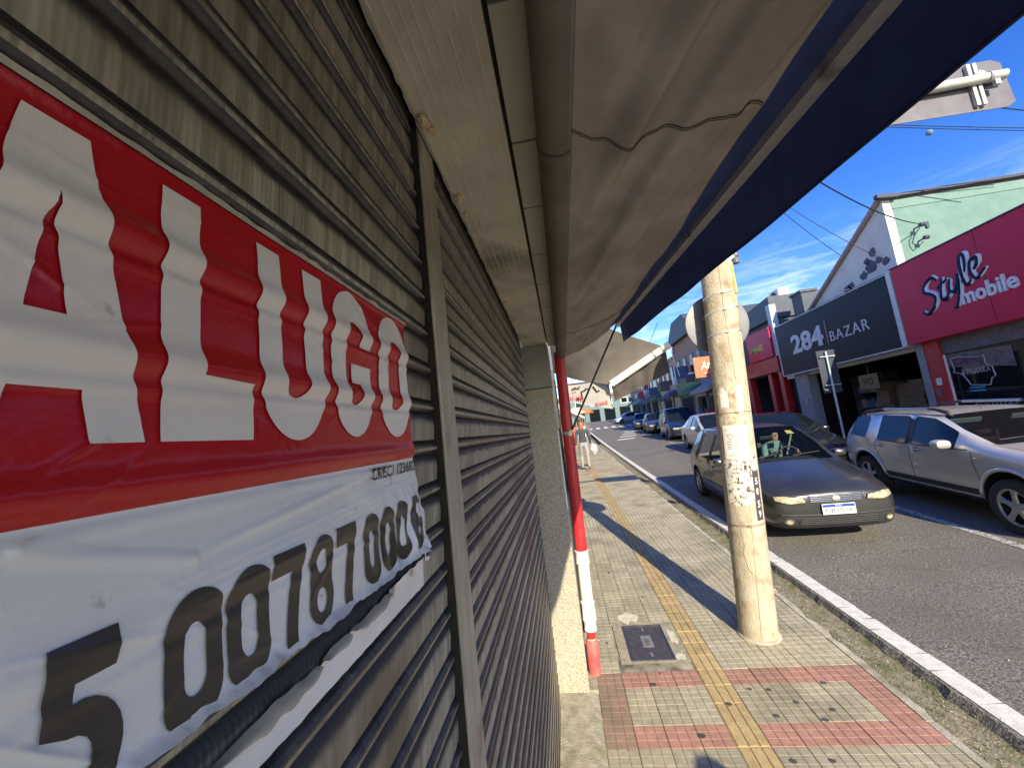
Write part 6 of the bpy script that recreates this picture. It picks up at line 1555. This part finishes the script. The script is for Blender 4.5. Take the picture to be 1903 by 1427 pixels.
pinkw = mat('wall_pink', (.40, .25, .22), (.48, .32, .28), rough=.8, scale=3); teal = mat('wall_teal', (.10, .26, .30), (.15, .33, .37), rough=.8, scale=3); paleb = mat('wall_pale_blue', (.28, .40, .48), (.36, .48, .55), rough=.8, scale=3)
row_house(22.3, 25.8, .1, 5.2, blue_roof, 'dark slate fronted house just left of the orange sign', steel_dark, mat('board_blue', (.03, .06, .20), rough=.5), name='shop_house')
row_house(25.9, 32.0, .2, 6.6, tan_, 'brown house with dark hipped roof over a green shop front', grn_d, grn_d, roof=blue_roof)
row_house(32.1, 38.0, .2, 5.6, pinkw, 'pinkish house with pale pilasters beyond the brown one', steel_dark, beige, pil=beige)
row_house(38.1, 45.0, .2, 6.0, beige, 'yellowish house with pilasters farther up the street', teal, None, pil=white_p)
row_house(45.1, 54.0, .2, 5.5, paleb, 'pale blue house near the far street corner', steel_dark, teal)
row_house(54.1, 66.0, .2, 7.0, teal, 'teal house at the far right end of the street', steel_dark, None)
eh = empty('corner_house', (6, 84, gz(84)), 'pale sunlit corner house closing the far end of the street', 'building')
wallbox(eh, 'wall', mat('wall_pale_green', (.10, .16, .17), (.14, .20, .21), rough=.8, scale=2), -12, 22, 84, 92, gz(84) - 2, gz(84) + 5.2)
for i in range(9):
    f = wallbox(eh, 'window', white_p, -9.5 + i * 3.2, -8.1 + i * 3.2, 83.94, 83.99, gz(84) + 3.2, gz(84) + 4.4)
    b = MB(); b.box(-9.4 + i * 3.2, -8.2 + i * 3.2, 83.92, 83.938, gz(84) + 3.3, gz(84) + 4.3); b.build('pane', dark_glass, f)
    f = wallbox(eh, 'shop_opening', steel_dark, -10.0 + i * 3.2, -7.7 + i * 3.2, 83.94, 83.99, gz(84) - .3, gz(84) + 2.5)
    b = MB(); b.box(-9.9 + i * 3.2, -7.8 + i * 3.2, 83.92, 83.938, gz(84) - .2, gz(84) + 2.4); b.build('pane', dark_glass, f)
wallbox(eh, 'roof', mat('roof_tile', (.30, .13, .08), (.38, .18, .11), rough=.8), -12.3, 22.3, 83.6, 92, gz(84) + 5.202, gz(84) + 5.7)
# buildings on the near side, beyond the awnings
ln = empty('neighbour_shop', (-.05, 10, gz(10)), 'cream shop next door behind the second beige awning', 'building')
wallbox(ln, 'wall', wall_m, -5, -.06, 4.06, 22, -.3, 5.4)
for i in range(4):
    f = wallbox(ln, 'shop_opening', steel_dark, -.058, -.03, 4.5 + i * 4.3, 8.2 + i * 4.3, gz(6 + i * 4) - .1, gz(6 + i * 4) + 2.5)
    b = MB(); b.box(-.028, -.015, 4.6 + i * 4.3, 8.1 + i * 4.3, gz(6 + i * 4), gz(6 + i * 4) + 2.4); b.build('pane', dark_glass, f)
ln2 = empty('neighbour_house', (-.5, 40, gz(40)), 'pale far house on the left side behind the market canopy', 'building')
wallbox(ln2, 'wall', off_w, -8, -.5, 22.1, 70, gz(22) - .3, gz(45) + 5)
for i in range(7):
    f = wallbox(ln2, 'shop_opening', steel_dark, -.498, -.46, 23 + i * 6.2, 27 + i * 6.2, gz(25 + i * 6.2) - .1, gz(25 + i * 6.2) + 2.5)
    b = MB(); b.box(-.458, -.44, 23.1 + i * 6.2, 26.9 + i * 6.2, gz(25 + i * 6.2), gz(25 + i * 6.2) + 2.4); b.build('pane', dark_glass, f)

# ------------------------------------------------------------------ second awning, farther up the pavement
a2 = empty('awning', (.6, 5.1, CZ + .8), 'second beige awning next door with a bright white front roller', 'awning')
NB_, FB_ = Vector((1.302, 4.60, CZ + .823)), Vector((.66, 4.80, CZ + .490))
NW_, FW_ = Vector((-.03, 4.45, CZ + 1.53)), Vector((-.03, 5.30, CZ + .79))
def can2(v, u):
    p = NW_.lerp(FW_, v).lerp(NB_.lerp(FB_, v), u); p.z += -.035 * math.sin(PI * u) + .010 * noise.noise((v * 5, u * 5, 3)); return tuple(p)
aw2_m = mat('awning_canvas_next', (.155, .138, .12), (.20, .18, .158), rough=.8, scale=5, transl=.25, stretch=(1, 1, 1))
b = MB(); b.grid(can2, linspace(0, 1, 40), linspace(0, 1, 24)); b.build('canvas', aw2_m, a2, smooth=True)
bd = (FB_ - NB_).normalized()
b = MB(); b.tube([NB_ - bd * .05, FB_], .043, 20); b.build('front_roller', mat('roller_white', (.80, .78, .72), (.85, .83, .77), rough=.35), a2, smooth='auto')
for q in (.03, .14):
    p = NB_ + bd * q; b = MB(); b.tube([p, p + bd * .025], .049, 20); b.build('roller_clamp', galv, a2, smooth='auto')
def val2(v, t):
    p = NB_.lerp(FB_, v); return (p.x + .01 * t, p.y + .03 + .025 * noise.noise((v * 6, t * 2, 6)) + .02 * t, p.z - .02 - (.275 - .08 * v) * t)
b = MB(); b.grid(val2, linspace(0, 1, 50), linspace(0, 1, 10)); b.build('valance', mat('valance_grey', (.065, .055, .05), (.09, .078, .07), rough=.8, scale=6, transl=.15), a2, smooth=True)
b = MB(); b.tube([NB_ + Vector((.04, -.03, -.03)), NB_ + Vector((.06, -.04, -.18)), NB_ + Vector((.09, -.03, -.36))], .004, 6); b.build('pull_cord', white_p, a2)
# hanging cloth sign
cs = empty('cloth_sign', (.38, 4.97, CZ + .3), 'white cloth sign with a small hat and black leg drawing hanging under the second awning', 'sign')
def cl3(u, t): return (.105 + .545 * u, 4.97 + .015 * math.sin(u * 5), CZ + .567 - (.22 + .155 * u) * t)
b = MB(); b.grid(cl3, linspace(0, 1, 24), linspace(0, 1, 14)); b.build('cloth', mat('cloth_white', (.34, .335, .32), (.42, .415, .40), rough=.85, scale=6, transl=.25), cs, smooth=True)
b = MB(); b.tube([(-.03, 4.965, CZ + .55), (.105, 4.965, CZ + .570), (.665, 4.965, CZ + .574)], .006, 6); b.build('hanging_rope', mat('rope_brown', (.12, .07, .05), rough=.9), cs)
def cpt(u, t, o=.006): p = cl3(u, t); return (p[0], p[1] - o, p[2])
b = MB(); P = [cpt(.10 + .20 * a, .36 - .16 * math.sin(PI * a) ** .8 - .05 * a) for a in linspace(0, 1, 14)] + [cpt(.30, .16), cpt(.34, .10), cpt(.33, .18)] + [cpt(.28 - .18 * a, .26 + .10 * a) for a in linspace(0, 1, 8)]
b.add(P, [tuple(range(len(P)))]); b.build('hat_mark', mat('mark_brown', (.06, .02, .02), rough=.8), cs)
for (u, t) in ((.14, .42), (.20, .39)):
    b = MB(); b.tube([cpt(u, t), cpt(u + .005, t + .06)], .006, 6); b.build('eye_mark', ink, cs)
b = MB(); b.tube([cpt(.29, .78), cpt(.34, .76), cpt(.345, .40), cpt(.42, .36), cpt(.46, .27), cpt(.55, .30)], .012, 6); b.tube([cpt(.62, .20), cpt(.70, .42), cpt(.76, .36)], .012, 6); b.build('leg_mark', ink, cs)
redl = mat('letter_red', (.35, .04, .05), rough=.7)
text_on('DE MEL', (.12, 4.945, CZ + .365), (1, 0, -.10), (0, 0, 1), .21, .05, redl, 'name', cs, offset=.01)
text_on('BAKE', (.45, 4.945, CZ + .25), (1, 0, .05), (0, 0, 1), .15, .045, redl, 'name', cs, offset=.01)
# street market far on the left: white canopy, orange parasol, goods
mk = empty('market_canopy', (.7, 19, gz(19)), 'bright white market canopy over the pavement behind the red drainpipe', 'canopy')
b = MB(); b.prism([(.02, CZ + 1.02), (1.05, CZ + .42), (1.07, CZ + .48), (.02, CZ + 1.25)], 18.0, 22.0, 'Y'); b.build('canopy_cloth', mat('canvas_white', (.75, .74, .70), (.82, .81, .77), rough=.8, transl=.3), mk)
for y in (18.1, 21.9):
    b = MB(); b.tube([(1.04, y, gz(y)), (1.04, y, CZ + .45)], .02, 8); b.build('canopy_leg', galv, mk)
for (x, y, z, r, c, lab) in ((1.2, 33, 1.30, .9, (.72, .62, .48), 'pale parasol over the far market stall'), (1.9, 36, 1.35, 1.1, (.75, .22, .06), 'orange parasol over the far market stall')):
    pz = empty('parasol', (x, y, gz(y)), lab, 'parasol')
    b = MB(); b.lathe([(0, .5), (r * .5, .30), (r, 0), (r * .98, -.10)], (x, y, CZ + z), 'Z', 8); b.build('parasol_cover', mat('parasol_%d' % (c[0] * 100 + c[1] * 10), c, rough=.8, transl=.3), pz)
    b = MB(); b.tube([(x, y, gz(y)), (x, y, CZ + z + .45)], .025, 8); b.build('parasol_pole', galv, pz)
rg = random.Random(3)
for i, (c, lab) in enumerate((((.55, .08, .05), 'red crate of goods on the far market stall'), ((.10, .20, .50), 'blue crate of goods on the far market stall'), ((.70, .68, .62), 'white crate of goods on the far market stall'), ((.10, .10, .11), 'dark crate of goods on the far market stall'))):
    x, y = .95 + i * .42, 32.6 + i * .9
    o = MB().box(-.2, .2, -.3, .3, 0, .9).build('crate', mat('crate_%d' % i, c, rough=.7), None, bevel=.01); o.location = (x, y, gz(y)); tag(o, lab, 'crate')

# ------------------------------------------------------------------ overhead cables and the moon
def cable(p0, p1, sag, r, label):
    pts = []
    for t in linspace(0, 1, 24):
        p = Vector(p0).lerp(Vector(p1), t); p.z -= sag * 4 * t * (1 - t); pts.append(p)
    b = MB(); b.tube(pts, r, 6); o = b.build('overhead_cable', wire_m, None, smooth=True)
    o.data.transform(Matrix.Translation(-pts[0])); o.location = pts[0]
    return tag(o, label, 'cable')
def ray(px_, py_, d):
    v = Vector([sum(RC[i][k] * q for i, q in enumerate((px_ - 951.5, py_ - 713.5, 715.0))) for k in range(3)]); v *= d / v.y
    return Vector((v.x, v.y, CZ + v.z))
cable((9.64, 10.49, CZ + 4.15), (4.7, 6.6, CZ + 3.66), .16, .012, 'cable running from the green wall up across the street')
cable(ray(1560, 229, 9), ray(1960, 239, 9.6), .02, .010, 'upper cable of the close pair crossing the sky under the overhead sign')
cable(ray(1560, 233, 9), ray(1960, 244, 9.6), .02, .010, 'lower cable of the close pair crossing the sky under the overhead sign')
cable(ray(1770, 188, 9), ray(1960, 210, 9), .03, .014, 'loose cable just under the overhead sign plate')
cable(ray(1430, 360, 12), ray(1640, 482, 11.0), .12, .010, 'upper thin cable sloping down to the white gable wall')
cable(ray(1420, 365, 12), ray(1585, 490, 12.5), .10, .010, 'lower thin cable sloping down to the white gable wall')
cable(ray(1222, 600, 30), ray(1205, 640, 33), .05, .02, 'short cable in the sky over the second awning')
mp0 = ray(1727, 247, 900)
b = MB(); b.lathe([(6.3 * math.sin(PI * i / 16), 6.3 * math.cos(PI * i / 16)) for i in range(17)], (0, 0, 0), 'Z', 32); mo = b.build('moon', mat('moon_haze_blue', (.10, .16, .24), (.15, .22, .32), rough=1.0, scale=.3), None, smooth=True); mo.location = mp0; tag(mo, 'small pale daytime moon in the blue sky', 'moon')  # blue of the sky haze is mixed into the moon's own grey
